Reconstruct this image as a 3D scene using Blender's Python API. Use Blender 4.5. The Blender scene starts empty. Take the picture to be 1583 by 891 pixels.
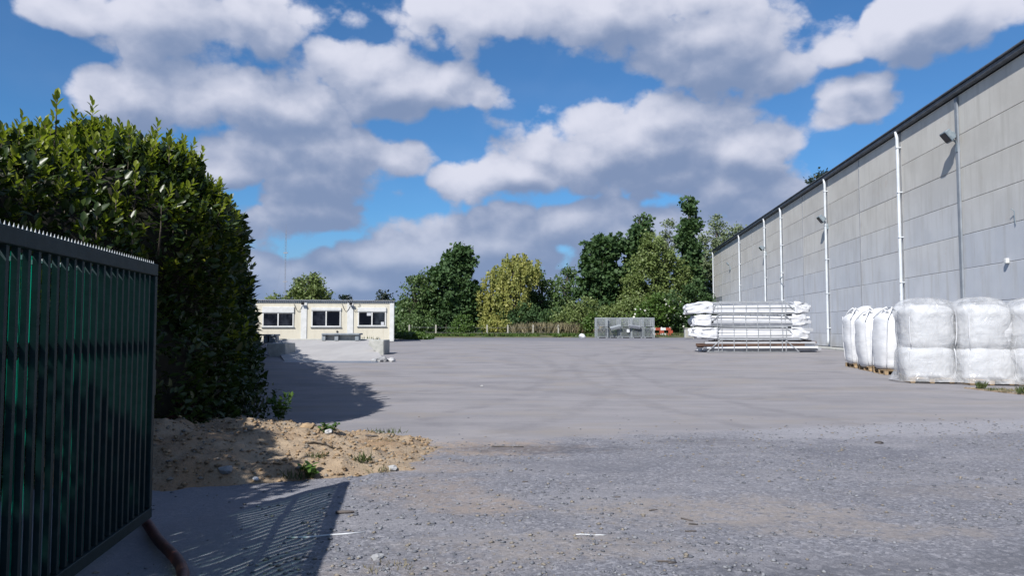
import bpy, bmesh, math, random
import numpy as np
from mathutils import Vector, Matrix, noise as mnoise

SC = bpy.context.scene
COL = SC.collection
random.seed(7)
RNG = np.random.default_rng(11)
R = math.radians

# ------------------------------------------------------------------ camera
EYE = 1.5
FPX = 1143.0                      # focal length in photo pixels (1583 wide)
PITCH = math.atan(62.5 / FPX)
cd = bpy.data.cameras.new('camera')
cd.sensor_width = 36.0
cd.lens = 36.0 * FPX / 1583.0
cd.clip_start = 0.05
cd.clip_end = 6000
cam = bpy.data.objects.new('camera', cd)
cam.location = (0, 0, EYE)
cam.rotation_euler = (math.pi / 2 + PITCH, 0, 0)
COL.objects.link(cam)
SC.camera = cam

# ------------------------------------------------------------------ light
SUN_AZ = R(30)                    # heading in which shadows fall, right of +Y
SUN_EL = R(43)
v = Vector((math.sin(SUN_AZ) * math.cos(SUN_EL), math.cos(SUN_AZ) * math.cos(SUN_EL), -math.sin(SUN_EL)))
sl = bpy.data.lights.new('sun', 'SUN')
sl.energy = 5.0
sl.angle = R(0.5)
sl.color = (1.0, 0.965, 0.92)
sun = bpy.data.objects.new('sun', sl)
sun.rotation_euler = v.to_track_quat('-Z', 'Y').to_euler()
sun.location = (-20, -30, 40)
COL.objects.link(sun)

SC.view_settings.view_transform = 'Standard'
SC.view_settings.look = 'None'
SC.view_settings.exposure = 0.485
SC.view_settings.gamma = 1.0
SC.view_settings.use_curve_mapping = False
SC.cycles.max_bounces = 8
SC.cycles.transparent_max_bounces = 16


def pix_dir(px, py):
    cx = (px - 791.5) / FPX
    cy = (445.5 - py) / FPX
    return Vector((cx, math.cos(PITCH) - cy * math.sin(PITCH), math.sin(PITCH) + cy * math.cos(PITCH)))


def at(px, py, Y):
    d = pix_dir(px, py)
    t = Y / d.y
    return Vector((d.x * t, Y, EYE + d.z * t))


def gz(x, y):
    """height of the yard: level near the gate, rising gently to the far end"""
    t = min(1.0, max(0.0, (y - 10.0) / 48.0))
    return 0.62 * t * t * (3 - 2 * t)


# ------------------------------------------------------------------ sky
class NT:
    """tiny helper for building node trees"""
    def __init__(s, tree):
        s.t = tree

    def n(s, kind, **kw):
        nd = s.t.nodes.new(kind)
        for k, val in kw.items():
            setattr(nd, k, val)
        return nd

    def put(s, sock, val):
        if isinstance(val, bpy.types.NodeSocket):
            s.t.links.new(val, sock)
        else:
            sock.default_value = val

    def m(s, op, a, b=None, c=None, clamp=False):
        nd = s.n('ShaderNodeMath', operation=op)
        nd.use_clamp = clamp
        s.put(nd.inputs[0], a)
        if b is not None:
            s.put(nd.inputs[1], b)
        if c is not None:
            s.put(nd.inputs[2], c)
        return nd.outputs[0]

    def vm(s, op, a, b=None, out=0):
        nd = s.n('ShaderNodeVectorMath', operation=op)
        s.put(nd.inputs[0], a)
        if b is not None:
            s.put(nd.inputs[1], b)
        return nd.outputs[out]

    def mix(s, f, a, b, blend='MIX'):
        nd = s.n('ShaderNodeMix', data_type='RGBA', blend_type=blend)
        s.put(nd.inputs[0], f)
        s.put(nd.inputs[6], a)
        s.put(nd.inputs[7], b)
        return nd.outputs[2]

    def ss(s, x, lo, hi, a=0.0, b=1.0):
        nd = s.n('ShaderNodeMapRange', interpolation_type='SMOOTHSTEP')
        s.put(nd.inputs[0], x)
        nd.inputs[1].default_value = lo
        nd.inputs[2].default_value = hi
        nd.inputs[3].default_value = a
        nd.inputs[4].default_value = b
        return nd.outputs[0]

    def noise(s, vec, scale, detail=4.0, rough=0.55, dist=0.0, out=0):
        nd = s.n('ShaderNodeTexNoise')
        if vec is not None:
            s.put(nd.inputs['Vector'], vec)
        nd.inputs['Scale'].default_value = scale
        nd.inputs['Detail'].default_value = detail
        nd.inputs['Roughness'].default_value = rough
        nd.inputs['Distortion'].default_value = dist
        return nd.outputs[out]

    def comb(s, x, y, z):
        nd = s.n('ShaderNodeCombineXYZ')
        s.put(nd.inputs[0], x)
        s.put(nd.inputs[1], y)
        s.put(nd.inputs[2], z)
        return nd.outputs[0]

    def sep(s, vec):
        nd = s.n('ShaderNodeSeparateXYZ')
        s.put(nd.inputs[0], vec)
        return nd.outputs


def px_ang(px, py):
    d = pix_dir(px, py).normalized()
    return math.atan2(d.x, d.y), math.asin(d.z)


# (centre x, centre y, radius x, radius up, strength) in photo pixels -> turned into compass angles
CLOUDS = [
    (250, 30, 250, 80), (120, 20, 110, 48), (400, 45, 120, 60), (210, 145, 120, 62), (420, 150, 260, 58), (650, 135, 170, 48),
    (560, 110, 110, 55), (760, 140, 55, 32),
    (475, 252, 190, 66), (340, 262, 80, 42), (600, 252, 85, 34), (455, 335, 115, 40),
    (1005, 232, 225, 104), (890, 260, 150, 68), (1140, 235, 115, 68), (1030, 185, 120, 48), (790, 272, 75, 38), (720, 288, 70, 40),
    (760, 35, 240, 60), (950, 15, 260, 72), (1100, 62, 165, 66), (1180, 100, 85, 40),
    (1310, 165, 88, 52), (1420, 30, 220, 50), (1290, 75, 60, 30),
    (900, 350, 280, 44), (1150, 310, 130, 48), (620, 400, 160, 40), (740, 380, 180, 40), (540, 440, 260, 42),
    (400, 420, 120, 40), (1050, 380, 240, 60), (850, 440, 400, 40),
]

w = bpy.data.worlds.new('World')
SC.world = w
w.use_nodes = True
w.node_tree.nodes.clear()


def cloud_group(fine):
    g = bpy.data.node_groups.new('cloud_field', 'ShaderNodeTree')
    g.interface.new_socket('Dir', in_out='INPUT', socket_type='NodeSocketVector')
    g.interface.new_socket('Field', in_out='OUTPUT', socket_type='NodeSocketFloat')
    T = NT(g)
    gi = T.n('NodeGroupInput')
    go = T.n('NodeGroupOutput')
    d = T.vm('NORMALIZE', gi.outputs[0])
    x, y, z = T.sep(d)
    az = T.m('ARCTAN2', x, y)
    el = T.m('ARCSINE', z)
    ae = T.comb(az, el, 0.0)
    # warp the outline first
    st = T.vm('MULTIPLY', d, (1.0, 1.0, 1.3))
    wob = T.noise(st, 7.0, 3.0, 0.5, out=1)
    wob = T.vm('SUBTRACT', wob, (0.5, 0.5, 0.5))
    wob = T.vm('MULTIPLY', wob, (0.10, 0.06, 0.0))
    ae2 = T.vm('ADD', ae, wob)
    cur = None
    for (cx, cy, rx, ry) in CLOUDS:
        a0, e0 = px_ang(cx, cy)
        ra = .98 * rx / FPX * (math.cos(a0) ** 2)
        re = .97 * ry / FPX * math.cos(a0)
        q = T.vm('SUBTRACT', ae2, (a0, e0, 0))
        q = T.vm('MULTIPLY', q, (1 / ra, 1 / re, 0))
        ln = T.vm('LENGTH', q, out=1)
        if cur is None:
            cur = ln
        else:
            nd = T.n('ShaderNodeMath', operation='SMOOTH_MIN')
            T.put(nd.inputs[0], cur)
            T.put(nd.inputs[1], ln)
            nd.inputs[2].default_value = 0.14
            cur = nd.outputs[0]
    blob = T.m('SUBTRACT', 1.0, cur)
    blob = T.m('MAXIMUM', blob, -0.8)
    # the rest of the sky: the same broken cumulus everywhere
    gen = T.noise(st, 3.2, 2.0, 0.5)
    gen = T.m('MULTIPLY_ADD', gen, 5.0, -2.45)
    gen = T.m('MINIMUM', gen, 0.9)
    ca = T.ss(T.m('ABSOLUTE', az), R(36), R(46))
    ce = T.ss(el, R(25), R(33))
    outside = T.m('MAXIMUM', ca, ce)
    mixn = T.n('ShaderNodeMix', data_type='FLOAT')
    T.put(mixn.inputs[0], outside)
    T.put(mixn.inputs[2], blob)
    T.put(mixn.inputs[3], gen)
    base = mixn.outputs[0]
    # broken sheets low over the horizon
    lowb = T.m('MULTIPLY', T.ss(el, R(10), R(2.5), 0.0, 0.42), T.m('SUBTRACT', 1.0, outside))
    base = T.m('ADD', base, lowb)
    n1 = T.noise(st, 8.0, 9.0 if fine else 3.0, 0.6)
    n1 = T.m('SUBTRACT', n1, 0.5)
    f = T.m('MULTIPLY_ADD', n1, 1.25, base)
    # cauliflower heads: rounded cells at three sizes
    wv = T.vm('ADD', T.vm('MULTIPLY', d, (1.0, 1.0, 1.3)), T.vm('MULTIPLY', T.vm('SUBTRACT', T.noise(st, 14.0, 4.0, 0.55, out=1), (0.5, 0.5, 0.5)), (0.075, 0.075, 0.075)))
    for sc_, am in (((12.0, 0.55), (27.0, 0.34)) if fine else ()):
        vo = T.n('ShaderNodeTexVoronoi', feature='F1')
        T.put(vo.inputs['Vector'], wv)
        vo.inputs['Scale'].default_value = sc_
        ds = T.m('POWER', vo.outputs['Distance'], 1.5)
        f = T.m('MULTIPLY_ADD', T.m('SUBTRACT', 0.30, ds), am, f)
    T.put(go.inputs[0], f)
    return g


CG = cloud_group(True)
CG2 = cloud_group(False)
T = NT(w.node_tree)
tc = T.n('ShaderNodeTexCoord')
dirv = T.vm('NORMALIZE', tc.outputs['Generated'])
sky = T.n('ShaderNodeTexSky', sky_type='NISHITA')
sky.sun_disc = False
sky.sun_elevation = SUN_EL
sky.sun_rotation = SUN_AZ + math.pi
sky.air_density = 1.0
sky.dust_density = 0.4
sky.ozone_density = 3.0
def field(off, g=None):
    nd = T.n('ShaderNodeGroup')
    nd.node_tree = g or CG
    T.put(nd.inputs[0], T.vm('ADD', dirv, off) if off else dirv)
    return nd.outputs[0]
f0 = field(None)
f1 = field((-0.010, 0.0, 0.022))
f2 = field((-0.018, 0.0, 0.060), CG2)
alpha = T.ss(f0, -0.05, 0.26)
alpha = T.m('MAXIMUM', alpha, T.ss(f2, -0.5, 0.25, 0.0, 0.04))
# brightness: thin at the rim and open to the sun -> white; much cloud above -> grey
d1 = T.m('SUBTRACT', f0, f1)
d2 = T.m('SUBTRACT', 0.25, f2)
sz = T.sep(dirv)[2]
lit = T.m('ADD', T.m('MULTIPLY', d1, 0.62), T.m('MULTIPLY', d2, 0.55))
lit = T.m('ADD', lit, T.ss(sz, 0.04, 0.24, 0.22, 0.48))
lit = T.ss(lit, -0.05, 1.12)
sz = T.sep(dirv)[2]
low = T.ss(sz, 0.0, 0.22)
cdark = T.mix(low, (2.25, 3.1, 4.95, 1), (2.2, 2.95, 4.7, 1))
clight = T.mix(low, (4.0, 4.8, 6.5, 1), (7.2, 7.4, 8.6, 1))
ccol = T.mix(lit, cdark, clight)
skyc = T.mix(1.0, sky.outputs[0], (0.47, 0.86, 1.18, 1), 'MULTIPLY')
skyc = T.mix(T.ss(sz, 0.16, 0.0, 0.0, 0.55), skyc, (3.2, 4.1, 5.9, 1))
fin = T.mix(alpha, skyc, ccol)
bg = T.n('ShaderNodeBackground')
T.put(bg.inputs[0], fin)
bg.inputs[1].default_value = 0.0715
wo = T.n('ShaderNodeOutputWorld')
T.put(wo.inputs[0], bg.outputs[0])
try:
    w.cycles.sampling_method = 'MANUAL'
    w.cycles.sample_map_resolution = 512
except Exception:
    pass

# ------------------------------------------------------------------ object helpers
def tag(o, label=None, cat=None, group=None, kind=None):
    if label:
        o['label'] = label
    if cat:
        o['category'] = cat
    if group:
        o['group'] = group
    if kind:
        o['kind'] = kind
    return o


def empty(name, loc, rz=0.0, label=None, cat=None, group=None):
    o = bpy.data.objects.new(name, None)
    COL.objects.link(o)
    o.location = loc
    o.rotation_euler = (0, 0, rz)
    o.empty_display_size = 0.2
    return tag(o, label, cat, group)


def copy_tree(o, parent=None):
    c = o.copy()
    COL.objects.link(c)
    if parent is not None:
        c.parent = parent
    for ch in list(o.children):
        copy_tree(ch, c)
    return c


def link(name, me, parent=None, loc=None, rot=None):
    o = bpy.data.objects.new(name, me)
    COL.objects.link(o)
    if parent is not None:
        o.parent = parent
    if loc is not None:
        o.location = loc
    if rot is not None:
        o.rotation_euler = rot
    return o


class MB:
    def __init__(s):
        s.v = []
        s.f = []
        s.mi = []
        s.cur = 0

    def add(s, vs, fs):
        b = len(s.v)
        s.v += [tuple(q) for q in vs]
        s.f += [tuple(i + b for i in f) for f in fs]
        s.mi += [s.cur] * len(fs)
        return s

    def box(s, c, sz, rot=None):
        hx, hy, hz = sz[0] / 2, sz[1] / 2, sz[2] / 2
        vs = [Vector((x, y, z)) for z in (-hz, hz) for (x, y) in ((-hx, -hy), (hx, -hy), (hx, hy), (-hx, hy))]
        if rot is not None:
            vs = [rot @ q for q in vs]
        c = Vector(c)
        return s.add([q + c for q in vs], [(0, 3, 2, 1), (4, 5, 6, 7), (0, 1, 5, 4), (1, 2, 6, 5), (2, 3, 7, 6), (3, 0, 4, 7)])

    def b2(s, lo, hi):
        return s.box([(a + b) / 2 for a, b in zip(lo, hi)], [abs(b - a) for a, b in zip(lo, hi)])

    def bar(s, p0, p1, wd, ht, up=(0, 0, 1)):
        p0 = Vector(p0)
        p1 = Vector(p1)
        d = p1 - p0
        L = d.length
        d.normalize()
        u = Vector(up)
        if abs(d.dot(u)) > 0.98:
            u = Vector((1, 0, 0))
        sd = d.cross(u).normalized()
        u = sd.cross(d)
        rot = Matrix((d, sd, u)).transposed()
        return s.box((p0 + p1) / 2, (L, wd, ht), rot)

    def tube(s, pts, rad, n=8, cap=True):
        pts = [Vector(p) for p in pts]
        if not hasattr(rad, '__len__'):
            rad = [rad] * len(pts)
        vs = []
        fs = []
        prev = None
        for i, p in enumerate(pts):
            d = (pts[min(i + 1, len(pts) - 1)] - pts[max(i - 1, 0)]).normalized()
            if prev is None:
                u = Vector((0, 0, 1)) if abs(d.z) < 0.9 else Vector((1, 0, 0))
                a = d.cross(u).normalized()
            else:
                a = (prev - d * prev.dot(d)).normalized()
            prev = a
            b = d.cross(a)
            for k in range(n):
                t = 2 * math.pi * k / n
                vs.append(p + (a * math.cos(t) + b * math.sin(t)) * rad[i])
        for i in range(len(pts) - 1):
            for k in range(n):
                k2 = (k + 1) % n
                fs.append((i * n + k, i * n + k2, (i + 1) * n + k2, (i + 1) * n + k))
        if cap:
            fs.append(tuple(reversed(range(n))))
            fs.append(tuple((len(pts) - 1) * n + k for k in range(n)))
        return s.add(vs, fs)

    def mesh(s, name, mats, smooth=False):
        me = bpy.data.meshes.new(name)
        me.from_pydata(s.v, [], s.f)
        if not isinstance(mats, (list, tuple)):
            mats = [mats]
        for m in mats:
            me.materials.append(m)
        if len(mats) > 1:
            me.polygons.foreach_set('material_index', s.mi)
        if smooth:
            me.polygons.foreach_set('use_smooth', [True] * len(s.f))
        me.update()
        return me

    def build(s, name, mats, parent=None, smooth=False, loc=None, rot=None, bevel=0.0):
        o = link(name, s.mesh(name, mats, smooth), parent, loc, rot)
        if bevel > 0:
            bv = o.modifiers.new('bevel', 'BEVEL')
            bv.width = bevel
            bv.segments = 1
            bv.limit_method = 'ANGLE'
        return o


def np_mesh(name, V, F, mats, mi=None, smooth=False):
    """mesh from numpy arrays; F is (n, k) with one k for all faces"""
    me = bpy.data.meshes.new(name)
    V = np.asarray(V, dtype=np.float32)
    F = np.asarray(F, dtype=np.int32)
    n, k = F.shape
    me.vertices.add(len(V))
    me.vertices.foreach_set('co', V.ravel())
    me.loops.add(n * k)
    me.loops.foreach_set('vertex_index', F.ravel())
    me.polygons.add(n)
    me.polygons.foreach_set('loop_start', np.arange(0, n * k, k, dtype=np.int32))
    me.polygons.foreach_set('loop_total', np.full(n, k, dtype=np.int32))
    if not isinstance(mats, (list, tuple)):
        mats = [mats]
    for m in mats:
        me.materials.append(m)
    if mi is not None:
        me.polygons.foreach_set('material_index', np.asarray(mi, dtype=np.int32))
    if smooth:
        me.polygons.foreach_set('use_smooth', np.ones(n, dtype=bool))
    me.update(calc_edges=True)
    me.validate()
    return me


def unit(a):
    return a / np.maximum(np.linalg.norm(a, axis=1, keepdims=True), 1e-9)


# leaf template: pointed oval folded along the midrib, 4 quads
LEAF_T = np.array([(0, 0, 0), (.33, .26, .05), (.72, .2, .05), (1, 0, -.06), (.72, -.2, .05), (.33, -.26, .05), (.5, 0, -.02)])
LEAF_F = np.array([(0, 6, 2, 1), (6, 3, 2, 2), (0, 5, 4, 6), (6, 4, 3, 3)])
LEAF_F3 = np.array([(0, 6, 1), (6, 2, 1), (6, 3, 2), (0, 5, 6), (5, 4, 6), (4, 3, 6)])


def leaf_cloud(P, D, Nn, L, wide=1.0, simple=False):
    """leaves at P pointing along D with blade normal near Nn, length L -> V, F (triangles or quads)"""
    P = np.asarray(P)
    D = unit(np.asarray(D))
    S = unit(np.cross(D, Nn))
    U = np.cross(S, D)
    L = np.asarray(L).reshape(-1, 1)
    n = len(P)
    if simple:
        tv = np.array([(0, 0, 0), (.45, .3 * wide, .06), (1, 0, -.05), (.45, -.3 * wide, .06)])
        tf = np.array([(0, 1, 2), (0, 2, 3)])
    else:
        tv = LEAF_T * np.array([1, wide, 1])
        tf = LEAF_F3
    V = P[:, None, :] + L[:, None, :] * (tv[None, :, 0:1] * D[:, None, :] + tv[None, :, 1:2] * S[:, None, :] + tv[None, :, 2:3] * U[:, None, :])
    F = tf[None, :, :] + (np.arange(n) * len(tv))[:, None, None]
    return V.reshape(-1, 3), F.reshape(-1, tf.shape[1])


# ------------------------------------------------------------------ materials
def mat(name):
    m = bpy.data.materials.new(name)
    m.use_nodes = True
    t = m.node_tree
    t.nodes.clear()
    T = NT(t)
    out = T.n('ShaderNodeOutputMaterial')
    p = T.n('ShaderNodeBsdfPrincipled')
    t.links.new(p.outputs[0], out.inputs[0])
    return m, T, p, out


def simple(name, col, rough=0.6, col2=None, scale=3.0, bump=0.0, bscale=20.0, metal=0.0, spec=0.5, rnd=0.0, stretch=None, detail=5.0, lo=0.35, hi=0.65):
    """plain surface with noise between two colours, fine bump and a per-object tint"""
    m, T, p, out = mat(name)
    tc = T.n('ShaderNodeTexCoord')
    oi = T.n('ShaderNodeObjectInfo')
    co = T.vm('ADD', tc.outputs['Object'], T.vm('MULTIPLY', oi.outputs['Location'], (0.37, 0.53, 0.71)))
    if stretch:
        co = T.vm('MULTIPLY', co, stretch)
    c = (*col, 1)
    if col2 is not None:
        f = T.ss(T.noise(co, scale, detail, 0.6), lo, hi)
        c = T.mix(f, (*col, 1), (*col2, 1))
    if rnd > 0:
        hv = T.n('ShaderNodeHueSaturation')
        T.put(hv.inputs['Value'], T.m('MULTIPLY_ADD', oi.outputs['Random'], rnd * 2, 1 - rnd))
        T.put(hv.inputs['Color'], c)
        c = hv.outputs[0]
    T.put(p.inputs['Base Color'], c)
    p.inputs['Roughness'].default_value = rough
    p.inputs['Metallic'].default_value = metal
    p.inputs['Specular IOR Level'].default_value = spec
    if bump > 0:
        b = T.n('ShaderNodeBump')
        b.inputs['Strength'].default_value = bump
        b.inputs['Distance'].default_value = 0.02
        T.put(b.inputs['Height'], T.noise(co, bscale, 5.0, 0.6))
        T.put(p.inputs['Normal'], b.outputs[0])
    return m


def leaf_mat(name, c1, c2, c3, rough=0.45, trans=0.25, tcol=None, spec=0.4):
    """foliage: colour differs from leaf to leaf, a little light comes through"""
    m, T, p, out = mat(name)
    g = T.n('ShaderNodeNewGeometry')
    tc = T.n('ShaderNodeTexCoord')
    rp = g.outputs['Random Per Island']
    big = T.ss(T.noise(tc.outputs['Object'], 0.9, 3.0), 0.35, 0.68)
    c = T.mix(rp, (*c1, 1), (*c2, 1))
    c = T.mix(T.m('MULTIPLY', big, 0.7), c, (*c3, 1))
    T.put(p.inputs['Base Color'], c)
    p.inputs['Roughness'].default_value = rough
    p.inputs['Specular IOR Level'].default_value = spec
    tr = T.n('ShaderNodeBsdfTranslucent')
    T.put(tr.inputs[0], T.mix(1.0, c, (1.1, 1.25, 0.55, 1), 'MULTIPLY'))
    mx = T.n('ShaderNodeMixShader')
    mx.inputs[0].default_value = trans
    T.put(mx.inputs[1], p.outputs[0])
    T.put(mx.inputs[2], tr.outputs[0])
    T.t.links.new(mx.outputs[0], out.inputs[0])
    return m


M = {}
M['laurel'] = leaf_mat('laurel_leaf', (.016, .036, .009), (.036, .064, .013), (.044, .070, .014), rough=.38, trans=.2, spec=.4)
M['laurel_young'] = leaf_mat('laurel_young_leaf', (.15, .195, .024), (.25, .285, .04), (.17, .21, .03), rough=.45, trans=.4, spec=.25)
M['bark'] = simple('bark', (.055, .042, .03), .9, (.10, .082, .06), 6, .6, 30)
M['hedge_core_dark'] = simple('hedge_inside_shade', (.012, .014, .008), .95, (.03, .028, .016), 5)
M['gate_paint'] = simple('gate_paint', (.007, .024, .028), .6, (.014, .034, .040), 14, .1, 60, spec=.25)
M['galv'] = simple('galvanised_steel', (.36, .40, .43), .5, (.50, .53, .55), 9, .15, 40, metal=.35, rnd=.12)
M['galv_pale'] = simple('rack_steel', (.36, .38, .41), .55, (.47, .49, .51), 5, .1, 40, metal=.2, rnd=.1)
M['pvc'] = simple('white_pvc', (.72, .735, .77), .4, (.62, .64, .68), 2, .05, 20, rnd=.28)
M['pvc_brown'] = simple('brown_profile', (.10, .055, .04), .45, (.20, .12, .08), 3, rnd=.3)
M['pvc_grey'] = simple('grey_profile', (.26, .28, .33), .45, (.36, .38, .42), 3, rnd=.3)
M['wrap'] = simple('white_wrap', (.78, .79, .82), .4, (.66, .68, .72), 5, .5, 16)
M['pallet'] = simple('pallet_wood', (.36, .24, .13), .85, (.48, .36, .22), 8, .3, 30, rnd=.2, stretch=(1, 6, 6))
M['white_paint'] = simple('white_paint', (.80, .81, .80), .5, (.70, .71, .69), 3, .05)
M['downpipe'] = simple('white_downpipe', (.74, .77, .80), .4, (.62, .66, .70), 2, rnd=.05)
M['cream'] = simple('cream_cabin_wall', (.72, .68, .56), .6, (.55, .51, .41), 2.2, .06, 30, lo=.45, hi=.85, stretch=(1.6, 1.6, .35))
M['window_glass'] = None
M['roof_sheet'] = simple('roof_sheet', (.42, .44, .47), .55, (.52, .54, .56), 4, rnd=.06)
M['dark_plastic'] = simple('dark_plastic', (.02, .02, .022), .5, (.035, .035, .04), 8)
M['lamp_grey'] = simple('lamp_grey', (.20, .25, .29), .45, (.28, .33, .36), 8)
M['fascia'] = simple('dark_fascia', (.075, .085, .10), .5, (.13, .14, .155), 3, .1)
M['joint'] = simple('joint_strip', (.32, .33, .35), .8, (.40, .41, .42), 3, .1, 20)
M['conc_block'] = simple('concrete_block', (.40, .41, .38), .9, (.52, .52, .49), 4, .4, 25)
M['steel_beam'] = simple('steel_beam', (.20, .24, .28), .5, (.30, .33, .36), 4, .1, 20)
M['hose'] = simple('red_hose', (.13, .042, .035), .6, (.085, .03, .026), 12, .2, 30)
M['stone'] = simple('stone', (.30, .31, .33), .9, (.44, .44, .44), 3, .3, 20, rnd=.3)
M['clod'] = simple('dry_soil_clod', (.27, .19, .115), .95, (.36, .265, .165), 5, .5, 25)
M['bark_chip'] = simple('dark_wood_chip', (.07, .062, .06), .9, (.14, .12, .11), 10, .4)
M['litter'] = simple('pale_litter', (.72, .74, .76), .5, (.6, .62, .64), 10, rnd=.1)
M['red'] = simple('red_board', (.42, .085, .04), .5, (.34, .07, .04), 5)
M['post_conc'] = simple('pale_post', (.46, .44, .38), .9, (.36, .35, .30), 5, .3)
M['mast'] = simple('mast_steel', (.30, .31, .34), .6)

# window glass: dark interior seen through glossy panes
m, T_, p, out = mat('window_glass')
tcw = T_.n('ShaderNodeTexCoord')
oi = T_.n('ShaderNodeObjectInfo')
f = T_.ss(T_.noise(T_.vm('ADD', tcw.outputs['Object'], T_.vm('MULTIPLY', oi.outputs['Location'], (3, 3, 3))), 1.6, 3), .45, .7)
T_.put(p.inputs['Base Color'], T_.mix(f, (.008, .010, .016, 1), (.035, .04, .055, 1)))
p.inputs['Roughness'].default_value = .04
p.inputs['Specular IOR Level'].default_value = .35
M['window_glass'] = m

# gate strips: semi-clear green plastic
m, T_, p, out = mat('green_plastic_strip')
g = T_.n('ShaderNodeTexCoord')
cc = T_.mix(T_.ss(T_.noise(T_.vm('MULTIPLY', g.outputs['Object'], (3, 3, .6)), 3, 4), .3, .7), (.001, .17, .105, 1), (.002, .24, .15, 1))
T_.put(p.inputs['Base Color'], cc)
p.inputs['Roughness'].default_value = .6
p.inputs['Specular IOR Level'].default_value = .15
tr = T_.n('ShaderNodeBsdfTranslucent')
T_.put(tr.inputs[0], T_.mix(1.0, cc, (1.3, 1.5, 1.5, 1), 'MULTIPLY'))
tp = T_.n('ShaderNodeBsdfTransparent')
tp.inputs[0].default_value = (.45, .75, .62, 1)
m1 = T_.n('ShaderNodeMixShader')
m1.inputs[0].default_value = .75
T_.put(m1.inputs[1], p.outputs[0])
T_.put(m1.inputs[2], tr.outputs[0])
m2 = T_.n('ShaderNodeMixShader')
m2.inputs[0].default_value = .24
T_.put(m2.inputs[1], m1.outputs[0])
T_.put(m2.inputs[2], tp.outputs[0])
m.node_tree.links.new(m2.outputs[0], out.inputs[0])
M['strip'] = m

# clear crinkled film over the bag stacks
m, T_, p, out = mat('clear_film')
g = T_.n('ShaderNodeTexCoord')
p.inputs['Base Color'].default_value = (.80, .81, .83, 1)
p.inputs['Roughness'].default_value = .16
p.inputs['Specular IOR Level'].default_value = .7
b = T_.n('ShaderNodeBump')
b.inputs['Strength'].default_value = .8
b.inputs['Distance'].default_value = .05
T_.put(b.inputs['Height'], T_.noise(T_.vm('MULTIPLY', g.outputs['Object'], (1, 1, .55)), 3.6, 2.5, .5, 2.2))
T_.put(p.inputs['Normal'], b.outputs[0])
tp = T_.n('ShaderNodeBsdfTransparent')
tp.inputs[0].default_value = (.95, .955, .96, 1)
mx = T_.n('ShaderNodeMixShader')
T_.put(mx.inputs[0], T_.ss(T_.noise(g.outputs['Object'], 2.0, 2.5, .5, 1.2), .3, .75, .24, .60))
T_.put(mx.inputs[1], tp.outputs[0])
T_.put(mx.inputs[2], p.outputs[0])
m.node_tree.links.new(mx.outputs[0], out.inputs[0])
M['film'] = m

# woven white bag: fine horizontal creases
m, T_, p, out = mat('woven_white_bag')
g = T_.n('ShaderNodeTexCoord')
oi = T_.n('ShaderNodeObjectInfo')
co = T_.vm('ADD', g.outputs['Object'], T_.vm('MULTIPLY', oi.outputs['Location'], (1.3, 2.1, 1.7)))
T_.put(p.inputs['Base Color'], T_.mix(T_.noise(co, 2.5, 4), (.80, .81, .83, 1), (.70, .715, .745, 1)))
p.inputs['Roughness'].default_value = .55
h = T_.noise(T_.vm('MULTIPLY', co, (1.6, 1.6, 14)), 2.2, 4, .6, .4)
b = T_.n('ShaderNodeBump')
b.inputs['Strength'].default_value = .5
b.inputs['Distance'].default_value = .02
T_.put(b.inputs['Height'], h)
T_.put(p.inputs['Normal'], b.outputs[0])
M['bag'] = m

# precast wall panels: grey concrete, beige weathering high up, run-off streaks
m, T_, p, out = mat('precast_panel')
g = T_.n('ShaderNodeNewGeometry')
oi = T_.n('ShaderNodeObjectInfo')
pos = g.outputs['Position']
x, y, z = T_.sep(pos)
co = T_.vm('ADD', pos, T_.vm('MULTIPLY', oi.outputs['Location'], (3.1, 2.3, 1.9)))
st = T_.noise(T_.vm('MULTIPLY', co, (1.0, 1.0, .10)), 3.2, 5, .65)
blot = T_.noise(co, .55, 5, .6)
grey = T_.mix(T_.ss(blot, .35, .65), (.58, .60, .635, 1), (.65, .665, .69, 1))
bei = T_.mix(T_.ss(blot, .35, .65), (.59, .555, .49, 1), (.67, .635, .565, 1))
hz = T_.m('ADD', T_.m('MULTIPLY', T_.m('SUBTRACT', oi.outputs['Random'], .5), 1.8), z)
c = T_.mix(T_.ss(hz, 2.4, 8.6), grey, bei)
c = T_.mix(T_.ss(st, .46, .72, 0, .40), c, (.43, .40, .345, 1))
c = T_.mix(T_.m('MULTIPLY', T_.ss(z, 1.6, .5), T_.ss(T_.noise(pos, 1.3, 5), .35, .65, .15, .6)), c, (.38, .36, .33, 1))
c = T_.mix(T_.ss(T_.noise(pos, .8, 6, .7), .63, .72, 0, .35), c, (.50, .36, .27, 1))
st2 = T_.noise(T_.vm('MULTIPLY', co, (1.0, 1.0, .07)), 7.0, 4, .6)
c = T_.mix(T_.ss(st2, .58, .8, 0, .3), c, (.70, .69, .66, 1))
hv = T_.n('ShaderNodeHueSaturation')
T_.put(hv.inputs['Value'], T_.m('MULTIPLY_ADD', oi.outputs['Random'], .09, .955))
T_.put(hv.inputs['Color'], c)
T_.put(p.inputs['Base Color'], hv.outputs[0])
p.inputs['Roughness'].default_value = .9
b = T_.n('ShaderNodeBump')
b.inputs['Strength'].default_value = .25
b.inputs['Distance'].default_value = .01
T_.put(b.inputs['Height'], T_.noise(co, 9, 6, .65))
T_.put(p.inputs['Normal'], b.outputs[0])
M['panel'] = m
M['panel_blue'] = simple('slate_cladding', (.24, .27, .31), .7, (.31, .34, .38), 2, .1, 20)

# ------------------------------------------------------------------ ground
def fn(x, y, s, o=4):
    return mnoise.fractal(Vector((x * s, y * s, 3.7)), 1.0, 2.0, o)


def apron_edge(x):
    return 9.9 + .27 * x


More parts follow.
